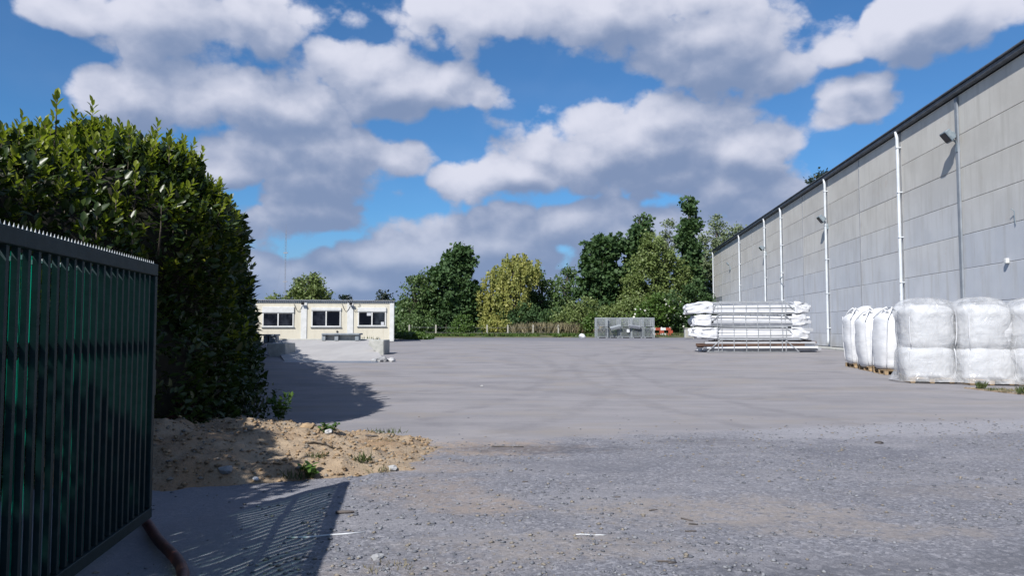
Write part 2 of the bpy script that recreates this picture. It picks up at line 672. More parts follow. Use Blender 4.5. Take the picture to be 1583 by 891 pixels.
def ground_h(x, y):
    h = gz(x, y)
    near = max(0.0, min(1.0, (apron_edge(x) + .6 - y) / 1.2))
    if y < 16 and abs(x) < 14:
        h += near * (.018 * fn(x, y, .8) + .012 * fn(x + 9, y, 3.2, 3)) + (1 - near) * .004 * fn(x, y, .7)
    return h


xs = list(np.concatenate([[-2500, -900, -300, -120, -60, -35, -22, -15, -11], np.arange(-8, 9.01, .09), [9.5, 10.2, 11, 12, 13.5, 15, 18, 24, 34, 60, 120, 300, 900, 2500]]))
ys = list(np.concatenate([[-300, -60, -20, -8, -3, 0, 1.5, 2.2, 2.8], np.arange(3.2, 12.6, .08), np.arange(13, 62, 1.0), [66, 70, 80, 100, 140, 220, 400, 800, 1600, 3500]]))
nx, ny = len(xs), len(ys)
V = np.array([(x, y, ground_h(x, y)) for y in ys for x in xs])
I = np.arange(nx * ny).reshape(ny, nx)
F = np.stack([I[:-1, :-1], I[:-1, 1:], I[1:, 1:], I[1:, :-1]], -1).reshape(-1, 4)

m, T_, p, out = mat('yard_surface')
g = T_.n('ShaderNodeNewGeometry')
pos = g.outputs['Position']
X, Y, Z = T_.sep(pos)
n_big = T_.noise(pos, .35, 5, .6)
n_mid = T_.noise(pos, 1.6, 6, .65)
n_fine = T_.noise(pos, 14, 6, .7)
n_grit = T_.noise(pos, 75, 4, .7)
vo = T_.n('ShaderNodeTexVoronoi')
T_.put(vo.inputs['Vector'], pos)
vo.inputs['Scale'].default_value = 42
grit = T_.sep(vo.outputs['Color'])[0]
vo2 = T_.n('ShaderNodeTexVoronoi')
T_.put(vo2.inputs['Vector'], pos)
vo2.inputs['Scale'].default_value = 16
grit2 = T_.sep(vo2.outputs['Color'])[0]
# rolled concrete dust of the yard: pale, brushed along by wheels
str_ = T_.noise(T_.vm('MULTIPLY', pos, (.22, 1.1, 1)), 1.4, 6, .62)
yard = T_.mix(T_.ss(str_, .35, .68), (.315, .312, .316, 1), (.385, .376, .374, 1))
yard = T_.mix(T_.ss(n_mid, .5, .8, 0, .3), yard, (.42, .405, .40, 1))
yard = T_.mix(T_.ss(n_fine, .52, .8, 0, .55), yard, (.25, .245, .245, 1))
# stained patches where lorries turn
arc = T_.vm('LENGTH', T_.vm('SUBTRACT', pos, (9, 30, 0)), out=1)
arcn = T_.m('ADD', T_.m('SINE', T_.m('MULTIPLY', arc, 2.2)), T_.m('MULTIPLY_ADD', n_big, 5.0, -2.6))
yard = T_.mix(T_.ss(arcn, .5, 1.4, 0, .5), yard, (.255, .25, .255, 1))
# wheel tracks: narrow paired dark and light lines sweeping in from the gate
for cx_, cy_, r_, wd_ in ((-32, 26, 33.5, .32), (-32, 26, 35.4, .32), (40, 22, 38.0, .28), (40, 22, 36.2, .28), (-20, 40, 27.0, .3), (-20, 40, 28.9, .3)):
    dd = T_.vm('LENGTH', T_.vm('SUBTRACT', pos, (cx_, cy_, 0)), out=1)
    dd = T_.m('ABSOLUTE', T_.m('ADD', T_.m('SUBTRACT', dd, r_), T_.m('MULTIPLY_ADD', n_big, 1.2, -.6)))
    yard = T_.mix(T_.m('MULTIPLY', T_.ss(dd, .05, wd_, 1, 0), T_.ss(n_mid, .35, .65, 0, .55)), yard, (.24, .235, .24, 1))
yard = T_.mix(T_.ss(T_.noise(T_.vm('MULTIPLY', pos, (.5, .9, 1)), .8, 6, .65), .48, .68, 0, .6), yard, (.375, .345, .30, 1))
# old stains and pale worn spots
sp1 = T_.noise(T_.vm('MULTIPLY', pos, (.55, .8, 1)), 1.0, 7, .68)
yard = T_.mix(T_.ss(sp1, .54, .68, 0, .55), yard, (.235, .235, .245, 1))
yard = T_.mix(T_.ss(sp1, .44, .32, 0, .55), yard, (.43, .415, .40, 1))
# older dark tarmac at the far end
far = T_.ss(T_.m('MULTIPLY_ADD', n_big, 16, Y), 56, 66)
yard = T_.mix(T_.m('MULTIPLY', far, .6), yard, (.20, .215, .25, 1))
# broken grey stone chippings of the entrance
grav = T_.mix(grit, (.185, .196, .222, 1), (.45, .462, .49, 1))
grav = T_.mix(T_.ss(grit2, .25, .9, 0, .45), grav, (.29, .295, .31, 1))
grav = T_.mix(T_.ss(n_mid, .38, .72, .0, .5), grav, (.30, .30, .31, 1))
grav = T_.mix(T_.ss(n_grit, .5, .72, 0, .5), grav, (.42, .42, .43, 1))
grav = T_.mix(T_.ss(n_big, .52, .7, 0, .6), grav, (.185, .195, .225, 1))
pth = T_.noise(T_.vm('MULTIPLY', pos, (.5, 1.3, 1)), .9, 6, .62)
grav = T_.mix(T_.ss(pth, .5, .62, 0, .7), grav, T_.mix(n_fine, (.335, .338, .352, 1), (.465, .465, .475, 1)))
grav = T_.mix(T_.ss(T_.noise(pos, 3.6, 7, .72), .58, .68, 0, .6), grav, (.14, .145, .165, 1))
grav = T_.mix(T_.ss(n_grit, .48, .34, 0, .65), grav, (.095, .10, .115, 1))  # dark voids between the chippings, their shade painted into the colour
grav = T_.mix(T_.m('MULTIPLY', T_.ss(grit, .86, .93), .5), grav, (.52, .52, .525, 1))
edge = T_.m('SUBTRACT', Y, T_.m('MULTIPLY_ADD', X, .27, 9.9))
edge = T_.m('ADD', edge, T_.m('MULTIPLY_ADD', n_mid, 1.5, -.75))
edge = T_.m('ADD', edge, T_.m('MULTIPLY_ADD', n_fine, .5, -.25))
col = T_.mix(T_.ss(edge, -.25, .3), grav, yard)
# pale dust tongue along the right of the join
tong = T_.m('MULTIPLY', T_.ss(T_.m('ABSOLUTE', T_.m('ADD', edge, .45)), .25, .9, 1, 0), T_.ss(X, 2.2, 4.5))
col = T_.mix(T_.m('MULTIPLY', tong, T_.ss(n_fine, .3, .6, .45, .9)), col, (.47, .475, .49, 1))


def patch(c, cx, cy, rx, ry, colr, amt, seed):
    q = T_.vm('MULTIPLY', T_.vm('SUBTRACT', pos, (cx, cy, 0)), (1 / rx, 1 / ry, 0))
    d = T_.vm('LENGTH', q, out=1)
    nn = T_.noise(T_.vm('ADD', pos, (seed, seed, 0)), 2.6, 6, .68)
    d = T_.m('ADD', d, T_.m('MULTIPLY_ADD', nn, 1.7, -.85))
    return T_.mix(T_.m('MULTIPLY', T_.ss(d, .45, 1.0, amt * .85, 0), T_.ss(T_.m('ADD', T_.m('MULTIPLY', n_fine, .6), T_.m('MULTIPLY', grit2, .4)), .28, .6, .25, 1)), c, colr)


SAND = (.47, .385, .30, 1)
TAN = (.45, .405, .35, 1)
for a in ((-.35, 9.4, 1.5, .75, SAND, .95, 1), (-.75, 6.9, .8, .75, SAND, .55, 5), (-.2, 6.3, .5, .4, SAND, .7, 9), (1.7, 6.2, 1.7, .6, TAN, .8, 13),
          (-1.0, 8.1, 1.1, .5, SAND, .5, 15), (.3, 5.2, 1.2, .5, TAN, .6, 17), (2.6, 5.6, 1.2, .35, TAN, .6, 19), (4.5, 6.8, 1.5, .5, TAN, .35, 21), (-.6, 4.6, .9, .4, SAND, .3, 27)):
    col = patch(col, *a)
for a in ((.4, 9.3, 1.5, .45, (.115, .12, .14, 1), .8, 31), (2.6, 9.9, 1.1, .35, (.15, .155, .175, 1), .7, 35), (1.9, 4.7, 1.3, .3, (.13, .14, .165, 1), .75, 39), (3.6, 4.9, 1.2, .35, (.15, .16, .18, 1), .7, 41), (.9, 8.2, 1.6, .5, (.2, .21, .235, 1), .5, 44)):
    col = patch(col, *a)
# smoother cast slab beside the gate
slab = T_.m('MULTIPLY', T_.ss(T_.m('MULTIPLY_ADD', n_mid, .8, X), -.75, -1.5), T_.ss(T_.m('MULTIPLY_ADD', n_mid, .7, Y), 7.2, 7.7, 1, 0))
col = T_.mix(T_.m('MULTIPLY', slab, .75), col, T_.mix(n_fine, (.33, .345, .37, 1), (.41, .42, .44, 1)))
T_.put(p.inputs['Base Color'], col)
p.inputs['Roughness'].default_value = .93
p.inputs['Specular IOR Level'].default_value = .25
hb = T_.m('ADD', T_.m('MULTIPLY', n_fine, .5), T_.m('MULTIPLY', T_.m('ADD', T_.m('MULTIPLY', grit, .6), n_grit), .5))
b = T_.n('ShaderNodeBump')
T_.put(b.inputs['Strength'], T_.ss(edge, -.3, .4, 1.0, .25))
b.inputs['Distance'].default_value = .022
T_.put(b.inputs['Height'], hb)
T_.put(p.inputs['Normal'], b.outputs[0])
tag(link('ground', np_mesh('ground', V, F, m, smooth=True)), kind='structure')
M['ground'] = m

# grass verge beyond the yard
m, T_, p, out = mat('verge_soil')
g = T_.n('ShaderNodeNewGeometry')
T_.put(p.inputs['Base Color'], T_.mix(T_.ss(T_.noise(g.outputs['Position'], .8, 5), .35, .65), (.05, .075, .025, 1), (.13, .12, .06, 1)))
p.inputs['Roughness'].default_value = 1
vx = np.linspace(-90, 110, 101)
vy = np.array([0, .4, 3, 8, 20, 60, 200])
V = np.array([(x, (69.8 + 1.1 * fn(x, 0, .35) + (4.5 if x > 16.5 else 0)) + d, gz(0, 80) + .004 + min(.22, d * .25)) for d in vy for x in vx])
I = np.arange(len(vx) * len(vy)).reshape(len(vy), len(vx))
F = np.stack([I[:-1, :-1], I[:-1, 1:], I[1:, 1:], I[1:, :-1]], -1).reshape(-1, 4)
tag(link('grass_verge', np_mesh('grass_verge', V, F, m, smooth=True)), kind='structure')

# bank of dumped sandy soil under the hedge
def bank_h(x, y):
    front = 7.05 + max(0, x + 3.2) * .33 - .1 * fn(x, 1, 1.1)
    back = 11.2 - max(0, x + 3.6) * .42
    t = (y - front) / max(.3, back - front)
    if t < -.15 or t > 1.15:
        return -.12
    prof = max(0.0, math.sin(math.pi * min(1, max(0, t)) ** .8))
    ridge = .23 * max(0.0, min(1.0, (-1.9 - x) / 1.4)) ** .8 + .10 * max(0.0, min(1.0, (-.85 - x) / 1.0)) + (.10 if x < -2.8 else 0) * 0
    ridge *= .85 + .5 * fn(x, y, .9)
    lump = .05 * fn(x, y, 2.6, 5) + .03 * abs(fn(x, y, 9.0, 3)) + .035 * max(0, fn(x + 4, y, 5, 3))
    e = min(1, max(0, (t + .08) * 7)) * min(1, max(0, (1.1 - t) * 6))
    e *= min(1, max(0, (-.45 - x + .35 * fn(x, y, 1.7)) / 1.1))
    return (ridge * prof + lump + .035) * e - .05 * (1 - e)


bx = np.arange(-6.2, -.3, .04)
by = np.arange(6.7, 11.8, .045)
V = np.array([(x, y, ground_h(x, y) + bank_h(x, y)) for y in by for x in bx])
I = np.arange(len(bx) * len(by)).reshape(len(by), len(bx))
F = np.stack([I[:-1, :-1], I[:-1, 1:], I[1:, 1:], I[1:, :-1]], -1).reshape(-1, 4)
m, T_, p, out = mat('sandy_soil')
g = T_.n('ShaderNodeNewGeometry')
pos = g.outputs['Position']
a = T_.noise(pos, 1.8, 6, .65)
bf = T_.noise(pos, 22, 6, .7)
c = T_.mix(T_.ss(a, .35, .65), (.40, .315, .215, 1), (.31, .23, .15, 1))
c = T_.mix(T_.ss(T_.noise(pos, .9, 4), .5, .65, 0, .7), c, (.31, .20, .11, 1))
c = T_.mix(T_.ss(bf, .52, .75, 0, .6), c, (.21, .145, .085, 1))
c = T_.mix(T_.ss(T_.noise(pos, 60, 3, .7), .62, .75, 0, .6), c, (.52, .45, .36, 1))
T_.put(p.inputs['Base Color'], c)
p.inputs['Roughness'].default_value = 1
b = T_.n('ShaderNodeBump')
b.inputs['Strength'].default_value = .9
b.inputs['Distance'].default_value = .03
T_.put(b.inputs['Height'], T_.m('ADD', bf, T_.noise(pos, 7, 6, .7)))
T_.put(p.inputs['Normal'], b.outputs[0])
M['soil'] = m
tag(link('earth_bank', np_mesh('earth_bank', V, F, m, smooth=True)), kind='structure')


def surf(x, y):
    return max(ground_h(x, y), ground_h(x, y) + bank_h(x, y))


# loose stones: one joined scatter each
def scatter(name, n, region, smin, smax, mats, flat=.6, power=2.2, h=surf):
    base = np.array([(1, 0, 0), (.3, .9, 0), (-.7, .6, 0), (-.9, -.4, 0), (.2, -1, 0), (.1, .1, .8), (0, 0, -.5)])
    tf = np.array([(0, 1, 5), (1, 2, 5), (2, 3, 5), (3, 4, 5), (4, 0, 5), (1, 0, 6), (2, 1, 6), (3, 2, 6), (4, 3, 6), (0, 4, 6)])
    pts = []
    while len(pts) < n:
        q = region()
        if q:
            pts.append(q)
    P = np.array(pts)
    S = smin + (smax - smin) * RNG.random(n) ** power
    vs = base[None] * (1 + .45 * (RNG.random((n, 7, 3)) - .5))
    vs = vs * S[:, None, None] * np.array([1, .8, flat])
    an = RNG.random(n) * 6.28
    ca, sa = np.cos(an)[:, None], np.sin(an)[:, None]
    X = vs[:, :, 0] * ca - vs[:, :, 1] * sa
    Yv = vs[:, :, 0] * sa + vs[:, :, 1] * ca
    Z = np.array([h(x, y) for x, y in P])
    V = np.stack([X + P[:, 0:1], Yv + P[:, 1:2], vs[:, :, 2] + Z[:, None] + S[:, None] * .15], -1).reshape(-1, 3)
    F = (tf[None] + (np.arange(n) * 7)[:, None, None]).reshape(-1, 3)
    o = link(name, np_mesh(name, V, F, mats, mi=np.repeat(RNG.integers(0, len(mats), n), len(tf))))
    return o


def reg_apron():
    y = 3.4 + 9.5 * random.random() ** 1.3
    x = (random.random() * 1.7 - .75) * y * .85
    if y > apron_edge(x) + .4 + .6 * (random.random() - .5) and random.random() > .06:
        return None
    if x < -1.6 and y < 7.3 and random.random() > .15:
        return None
    if fn(x, y, .7) + .5 * (random.random() - .5) < -.12:
        return None
    return (x, y)


M['chip_a'] = simple('pale_chipping', (.33, .34, .36), .9, (.25, .26, .28), 9)
M['chip_b'] = simple('grey_chipping', (.14, .15, .175), .9, (.23, .24, .265), 9)
M['chip_c'] = simple('brown_chipping', (.26, .23, .19), .9, (.36, .32, .27), 9)
tag(scatter('loose_chippings', 15000, reg_apron, .004, .026, [M['chip_a'], M['chip_b'], M['chip_b'], M['chip_c']], h=ground_h, power=4.5),
    'grey stone chippings strewn over the entrance in front of the yard', 'gravel', kind='stuff')


def reg_bank():
    x = -6 + 5.6 * random.random()
    y = 6.8 + 4.6 * random.random()
    return (x, y) if bank_h(x, y) > .0 else None


M['clod2'] = simple('dark_soil_clod', (.20, .135, .075), .95, (.30, .21, .12), 5, .5, 25)
tag(scatter('soil_clods', 9000, reg_bank, .006, .042, [M['clod'], M['clod'], M['clod2'], M['chip_c']], flat=.75, power=5.0),
    'crumbly sandy soil clods lying over the earth bank', 'soil', kind='stuff')


# single stones and rubbish that can be picked out
def rock(name, x, y, s, mt, label, cat, group=None, flat=.6, seed=0):
    bm = bmesh.new()
    bmesh.ops.create_icosphere(bm, subdivisions=2, radius=s)
    for q in bm.verts:
        k = 1 + .45 * mnoise.noise(q.co * (1.6 / s) + Vector((seed, 0, 0)))
        q.co = Vector((q.co.x * k * 1.25, q.co.y * k, q.co.z * k * flat))
    me = bpy.data.meshes.new(name)
    bm.to_mesh(me)
    bm.free()
    me.materials.append(mt)
    o = link(name, me, None, (x, y, surf(x, y) + s * flat * .55), (0, 0, seed))
    return tag(o, label, cat, group)


def gp(px, py):
    """ground point under a photo pixel"""
    Yd = 10.0
    for _ in range(40):
        q = at(px, py, Yd)
        d = pix_dir(px, py)
        Yd = (ground_h(q.x, Yd) - EYE) / d.z * d.y
    return at(px, py, Yd)


rk = [((350, 747), .06, 'stone', 'grey stone at the front foot of the earth bank in the shade', 'stone'),
      ((607, 728), .05, 'stone', 'grey stone at the sunny front edge of the earth bank', 'stone'),
      ((475, 690), .07, 'clod', 'big dry soil clod on the crest of the earth bank', 'soil clod'),
      ((508, 697), .05, 'stone', 'grey stone beside the small leafy plant on the soil', 'stone'),
      ((1359, 686), .05, 'bark_chip', 'flat black scrap lying alone on the grey chippings at right', 'scrap'),
      ((395, 746), .03, 'litter', 'white scrap of rubbish on the shaded foot of the earth bank', 'litter'),
      ((583, 865), .035, 'stone', 'dark grey stone on bare ground right of the barred shadow', 'stone'),
      ((745, 598), .035, 'stone', 'lone grey stone on the smooth yard', 'stone')]
for i, (pp, s, mt, lb, ct) in enumerate(rk):
    q = gp(*pp)
    rock({'stone': 'stone', 'soil clod': 'soil_clod', 'scrap': 'black_scrap', 'litter': 'litter_scrap'}[ct], q.x, q.y, s, M[mt], lb, ct, None, .35 if ct == 'scrap' else .65, i * 1.7)


def stick(px, py, L, ang, r, mt, label, cat='stick', name='stick', group=None):
    q = gp(px, py)
    b = MB()
    pts = []
    for k in range(5):
        t = k / 4 - .5
        x = math.cos(ang) * t * L + .03 * L * random.uniform(-1, 1)
        y = math.sin(ang) * t * L + .03 * L * random.uniform(-1, 1)
        pts.append((x, y, surf(q.x + x, q.y + y) - surf(q.x, q.y) + r * .9))
    b.tube(pts, [r * .8, r, r, r * .9, r * .5], 6)
    o = b.build(name, M[mt], None, True, (q.x, q.y, surf(q.x, q.y)))
    return tag(o, label, cat, group)


stick(500, 712, .42, .5, .012, 'bark', 'crooked brown stick lying on the sandy earth bank')
stick(575, 690, .16, .1, .016, 'bark_chip', 'short dark stick on the crest of the soil near its sandy end')
stick(505, 830, .55, .25, .007, 'litter', 'thin pale cane lying across the barred gate shadow')
stick(533, 795, .15, .1, .014, 'bark_chip', 'short dark stick just right of the gate shadow')
stick(785, 692, .4, -.1, .008, 'bark_chip', 'dark twig lying at the join of chippings and yard')
for i, (px, py, L, an) in enumerate(((905, 828, .14, .05), (928, 829, .08, -.05))):
    stick(px, py, L, an, .005, 'litter', ['thin white splinter among the foreground chippings', 'short white splinter right of the long one in the foreground'][i], 'splinter', 'white_splinter')
for i, (px, py, L, an) in enumerate(((1062, 805, .16, -.5), (1068, 823, .15, .05), (1072, 812, .12, -.2), (1030, 870, .22, -.1), (1040, 872, .1, .4), (812, 746, .1, .1), (1010, 790, .12, .3), (955, 770, .09, .1))):
    stick(px, py, L * .6, an, .006, 'bark_chip', 'small dark wood chip lying on the stony foreground ground', 'wood chip', 'wood_chip', 'wood chips scattered on the foreground')

# ------------------------------------------------------------------ weeds
M['weed'] = leaf_mat('weed_leaf', (.06, .13, .025), (.10, .19, .035), (.09, .16, .03), .5, .3)
M['grass'] = leaf_mat('grass_blade', (.07, .11, .03), (.14, .16, .06), (.11, .14, .05), .6, .25)
M['dry_grass'] = leaf_mat('dry_grass_blade', (.30, .25, .15), (.42, .37, .25), (.26, .24, .13), .7, .2)


def blades(n, rad, h, mt, name, loc, label, cat, parent=None, spread=.5):
    a = RNG.random(n) * 6.28
    r = rad * np.sqrt(RNG.random(n))
    P = np.stack([r * np.cos(a), r * np.sin(a) * .6, np.zeros(n)], 1)
    dr = np.stack([RNG.normal(0, spread, n), RNG.normal(0, spread, n), np.ones(n)], 1)
    V, F = leaf_cloud(P, dr, RNG.normal(0, 1, (n, 3)), h * (.5 + .6 * RNG.random(n)), .16, True)
    root = empty(name, loc, 0, label, cat)
    tag(link('blades', np_mesh('blades', V, F, mt), root), kind='stuff')
    return root


def leafy_plant(px, py, h, rad, n, label, name='leafy_weed'):
    q = gp(px, py)
    q.z = surf(q.x, q.y)
    root = empty(name, q, 0, label, 'weed')
    b = MB()
    P, D = [], []
    for k in range(9):
        a = random.random() * 6.28
        tip = Vector((math.cos(a) * rad * random.uniform(.3, .8), math.sin(a) * rad * random.uniform(.3, .8), h * random.uniform(.55, 1)))
        b.tube([(0, 0, -.02), tip * .5 + Vector((0, 0, h * .12)), tip], [.006, .005, .003], 5)
        for j in range(n // 9):
            t = random.uniform(.25, 1)
            P.append(tip * t + Vector((0, 0, h * .2 * t * (1 - t))))
            D.append((random.gauss(0, 1), random.gauss(0, 1), random.uniform(-.1, .8)))
    b.build('stem', M['weed'], root, True)
    P = np.array(P)
    V, F = leaf_cloud(P, np.array(D), np.tile([0., 0., 1.], (len(P), 1)) + RNG.normal(0, .3, (len(P), 3)), .035 + .055 * RNG.random(len(P)), 1.25)
    tag(link('foliage', np_mesh('weed_foliage', V, F, M['weed']), root), kind='stuff')
    return root


leafy_plant(433, 669, .50, .26, 260, 'tall bushy green weed at the hedge foot behind the earth bank')
leafy_plant(508, 692, .13, .16, 90, 'low bright green weed on the crest of the sandy soil')
leafy_plant(484, 740, .12, .2, 80, 'flat green weed at the front foot of the bank beside the shadow edge')
for (px, py, n, r, h, mt, lb) in ((597, 678, 60, .28, .11, 'grass', 'sparse grass tuft at the back edge of the sandy soil'),
                                 (558, 726, 50, .11, .13, 'grass', 'green grass tuft at the front of the bank near the gate shadow tip'),
                                 (580, 731, 40, .16, .10, 'dry_grass', 'drab grass tuft right of the green tuft along the bank foot'),
                                 (492, 727, 40, .10, .10, 'grass', 'grass tuft on the bank above the flat green weed'),
                                 (602, 696, 50, .22, .05, 'dry_grass', 'dry yellow grass patch on the sandy tail of the bank'),
                                 (580, 703, 60, .2, .06, 'dry_grass', 'dry grass clump in the middle of the sandy tail'),
                                 (600, 880, 40, .2, .06, 'dry_grass', 'dry grass wisp on bare ground in the near foreground'),
                                 (462, 742, 70, .16, .12, 'grass', 'dark grass tuft half in the hedge shadow at the bank foot')):
    q = gp(px, py)
    blades(n, r, h, M[mt], 'grass_tuft', (q.x, q.y, surf(q.x, q.y) - .01), lb, 'grass tuft')

# strip of weeds and concrete edge by the bag stacks
st0, st1 = gp(1490, 601), gp(1600, 613)
b = MB()
dv = (st1 - st0).normalized()
nv = Vector((-dv.y, dv.x, 0))
q4 = [st0, st0 + dv * 3.2, st0 + dv * 3.2 + nv * .45, st0 + nv * .25]
b.add([(q.x, q.y, -.02) for q in q4] + [(q.x, q.y, gz(q.x, q.y) + .02) for q in q4], [(4, 5, 6, 7), (0, 1, 5, 4), (1, 2, 6, 5), (2, 3, 7, 6), (3, 0, 4, 7)])
tag(b.build('weedy_strip', M['soil']), kind='structure')
for k, (t, h, n, lb) in enumerate(((.35, .22, 60, 'tall thin weed at the left end of the weedy strip before the bags'), (.75, .10, 120, 'low grey green tuft in the middle of the weedy strip'),
                                   (1.15, .12, 130, 'low green tuft below the wooden pallet corner on the weedy strip'), (1.55, .22, 110, 'taller dark weed at the right of the weedy strip'), (2.0, .16, 160, 'yellow green grass clump at the far right of the weedy strip'))):
    q = st0 + dv * t + nv * .15
    blades(n, .26 if k else .1, h, M['grass' if k != 2 else 'dry_grass'], 'grass_tuft', (q.x, q.y, gz(q.x, q.y) + .01), lb, 'grass tuft', spread=.35)
tag(scatter('weed_rubble', 260, lambda: ((st0 + dv * (q_ := random.random() * 3) + nv * random.uniform(0, .4)).x, (st0 + dv * q_ + nv * random.uniform(0, .4)).y), .01, .04, [M['chip_a'], M['chip_c']], h=lambda x, y: gz(x, y) + .02), 'small rubble along the weedy strip by the bags', 'rubble', kind='stuff')

# ------------------------------------------------------------------ warehouse
Y0 = 40.8
X0 = (1283 - 791.5) / FPX * Y0
WD = Vector((130.5 / FPX, 1, 0)).normalized()        # runs away from the camera along the wall
WN = Vector((-WD.y, WD.x, 0))                          # out of the wall, into the yard
WZ = .50
wh = empty('warehouse', (X0, Y0, WZ), math.atan2(WD.y, WD.x), 'long grey precast concrete warehouse along the right side of the yard', 'warehouse')
S0, S1 = -30.0, 40.0
rows = [(.0, .70), (.70, 1.89), (1.89, 3.08), (3.08, 4.27), (4.27, 5.46), (5.46, 6.65), (6.65, 7.84), (7.84, 9.28)]
b = MB()
b.b2((S0, -30, -.6), (S1, -.10, 9.25))
b.build('core_wall', M['joint'], wh)
rowm = []
for (a, c) in rows:
    mb = MB().box((0, 0, 0), (4.92, .14, (c - a) - .011))
    rowm.append(mb.mesh('wall_panel', M['panel']))
blm = MB().box((0, 0, 0), (4.90, .12, 1.168)).mesh('wall_panel_blue', M['panel_blue'])
blm0 = MB().box((0, 0, 0), (4.90, .12, .68)).mesh('wall_panel_blue_low', M['panel_blue'])
for k in range(14):
    s = S0 + 5 * k + 2.5
    for r, (a, c) in enumerate(rows):
        me = rowm[r]
        if k == 13 and r in (1, 2, 3):
            me = blm
        if k == 13 and r == 0:
            me = blm0
        o = link('wall_panel', me, wh, (s, -.07 - random.random() * .006, (a + c) / 2))
        bv = o.modifiers.new('bevel', 'BEVEL')
        bv.width = .012
        bv.segments = 1
        if me in (blm, blm0):
            o['label'] = 'slate grey cladding sheet at the low far corner'
# cover strips on the vertical joints
for k in range(15):
    s = S0 + 5 * k
    MB().b2((s - .045, -.06, -.1), (s + .045, .012, 9.26)).build('joint_strip', M['joint'], wh)
# downpipes with clips and shoe
for s in (-25, -10, 0, 10, 15, 25, 39.9):
    b = MB()
    b.tube([(s + .0, .17, 9.32), (s, .13, 9.0), (s, .13, .35), (s, .14, .12)], .065, 10)
    pp = b.build('downpipe', M['downpipe'], wh, True)
    for zc in (1.0, 2.9, 4.8, 6.7, 8.6):
        MB().b2((s - .078, .0, zc), (s + .078, .205, zc + .045)).build('pipe_clip', M['downpipe'], pp)
s = -15
MB().b2((s - .085, .013, 0), (s + .085, .075, 9.2)).build('cover_post', M['panel_blue'], wh)
# gutter and roof edge
b = MB()
b.b2((S0, .0, 9.30), (S1 + .1, .20, 9.46))
b.build('gutter', M['fascia'], wh, bevel=.03)
b = MB()
b.b2((S0, -.35, 9.47), (S1 + .14, .26, 9.53))
b.build('eaves_trim', M['fascia'], wh, bevel=.015)
b = MB()
b.add([(S0, -.3, 9.5), (S1, -.3, 9.5), (S1, -15, 10.4), (S0, -15, 10.4), (S1, -30, 9.5), (S0, -30, 9.5)], [(0, 1, 2, 3), (3, 2, 4, 5), (1, 4, 2), (0, 3, 5)])
b.build('roof', M['roof_sheet'], wh)
# floodlights on arms
for s, zz, up in ((-15, 7.75, .50), (0, 7.0, .5), (15, 7.0, .42), (30, 7.1, .3)):
    f = MB()
    f.bar((s, .0, zz - .25), (s, .24, zz), .05, .05)
    f.b2((s - .08, -.0, zz - .5), (s + .08, .09, zz - .2))
    fl = f.build('floodlight_arm', M['lamp_grey'], wh)
    rot = Matrix.Rotation(R(-38), 3, 'X') @ Matrix.Rotation(R(0), 3, 'Z')
    h = MB()
    if up > .4:
        h.box((s, .34, zz + .10), (up * .85, .17, up * .8), rot)
        h.box((s, .41, zz + .03), (up * .92, .05, up * .88), rot)
        h.box((s, .22, zz + .12), (.2, .16, .2), rot)
    else:
        h.box((s, .28, zz + .1), (.22, .12, .30), rot)
    h.build('lamp_head', M['lamp_grey'], fl, bevel=.02)
    if up > .4:
        g = MB()
        g.box(Vector((s, .445, zz + .006)), (up * .74, .012, up * .68), rot)
        g.build('lamp_glass', M['window_glass'], fl)
# small fittings on the near wall
for s, z, sz in ((-17.9, 3.12, .14), (-19.75, 3.05, .34)):
    o = MB().b2((s - sz / 2, 0, z - sz * .7), (s + sz / 2, sz * .8, z + sz * .5)).build('junction_box', M['white_paint' if sz < .2 else 'dark_plastic'], wh, bevel=.02)
b = MB()
b.tube([(-18.4, .03, 4.2), (-18.4, .05, 4.6), (-18.36, .12, 4.68)], .015, 6)
b.build('wall_hook', M['lamp_grey'], wh)
b = MB()
b.tube([(10, .2, 4.55), (9.7, .3, 4.35), (9.3, .25, 4.5)], .03, 6)
b.build('cable_loop', M['lamp_grey'], wh)
# raised concrete ledge along the wall foot
b = MB()
b.b2((S0, .02, -.7), (S1, .75, -.02))
led = b.build('wall_kerb', M['conc_block'], None, loc=wh.location, rot=wh.rotation_euler, bevel=.03)
tag(led, kind='structure')


def wall_pt(s, off, z=0):
    q = Vector((X0, Y0, 0)) + WD * s + WN * off
    return Vector((q.x, q.y, z))


# ------------------------------------------------------------------ row of cabins
CY = 50.7
def cp(px):
    return (px - 791.5) / FPX * CY
cz = .60
CR = R(9)
cab = empty('site_cabin', (cp(609) - (cp(609) - cp(404)) * math.cos(CR), CY - (cp(609) - cp(404)) * math.sin(CR), cz), CR, 'low cream site cabin with three wide windows and a flat ribbed roof', 'cabin')
cw = cp(609) - cp(404)
H = 2.62
b = MB()
b.b2((0, 0, 0), (cw, 5.8, H))
b.build('body', M['cream'], cab)
b = MB()
b.b2((-.02, -.05, H), (cw + .05, 5.9, H + .14))
b.build('roof_fascia', M['galv'], cab)
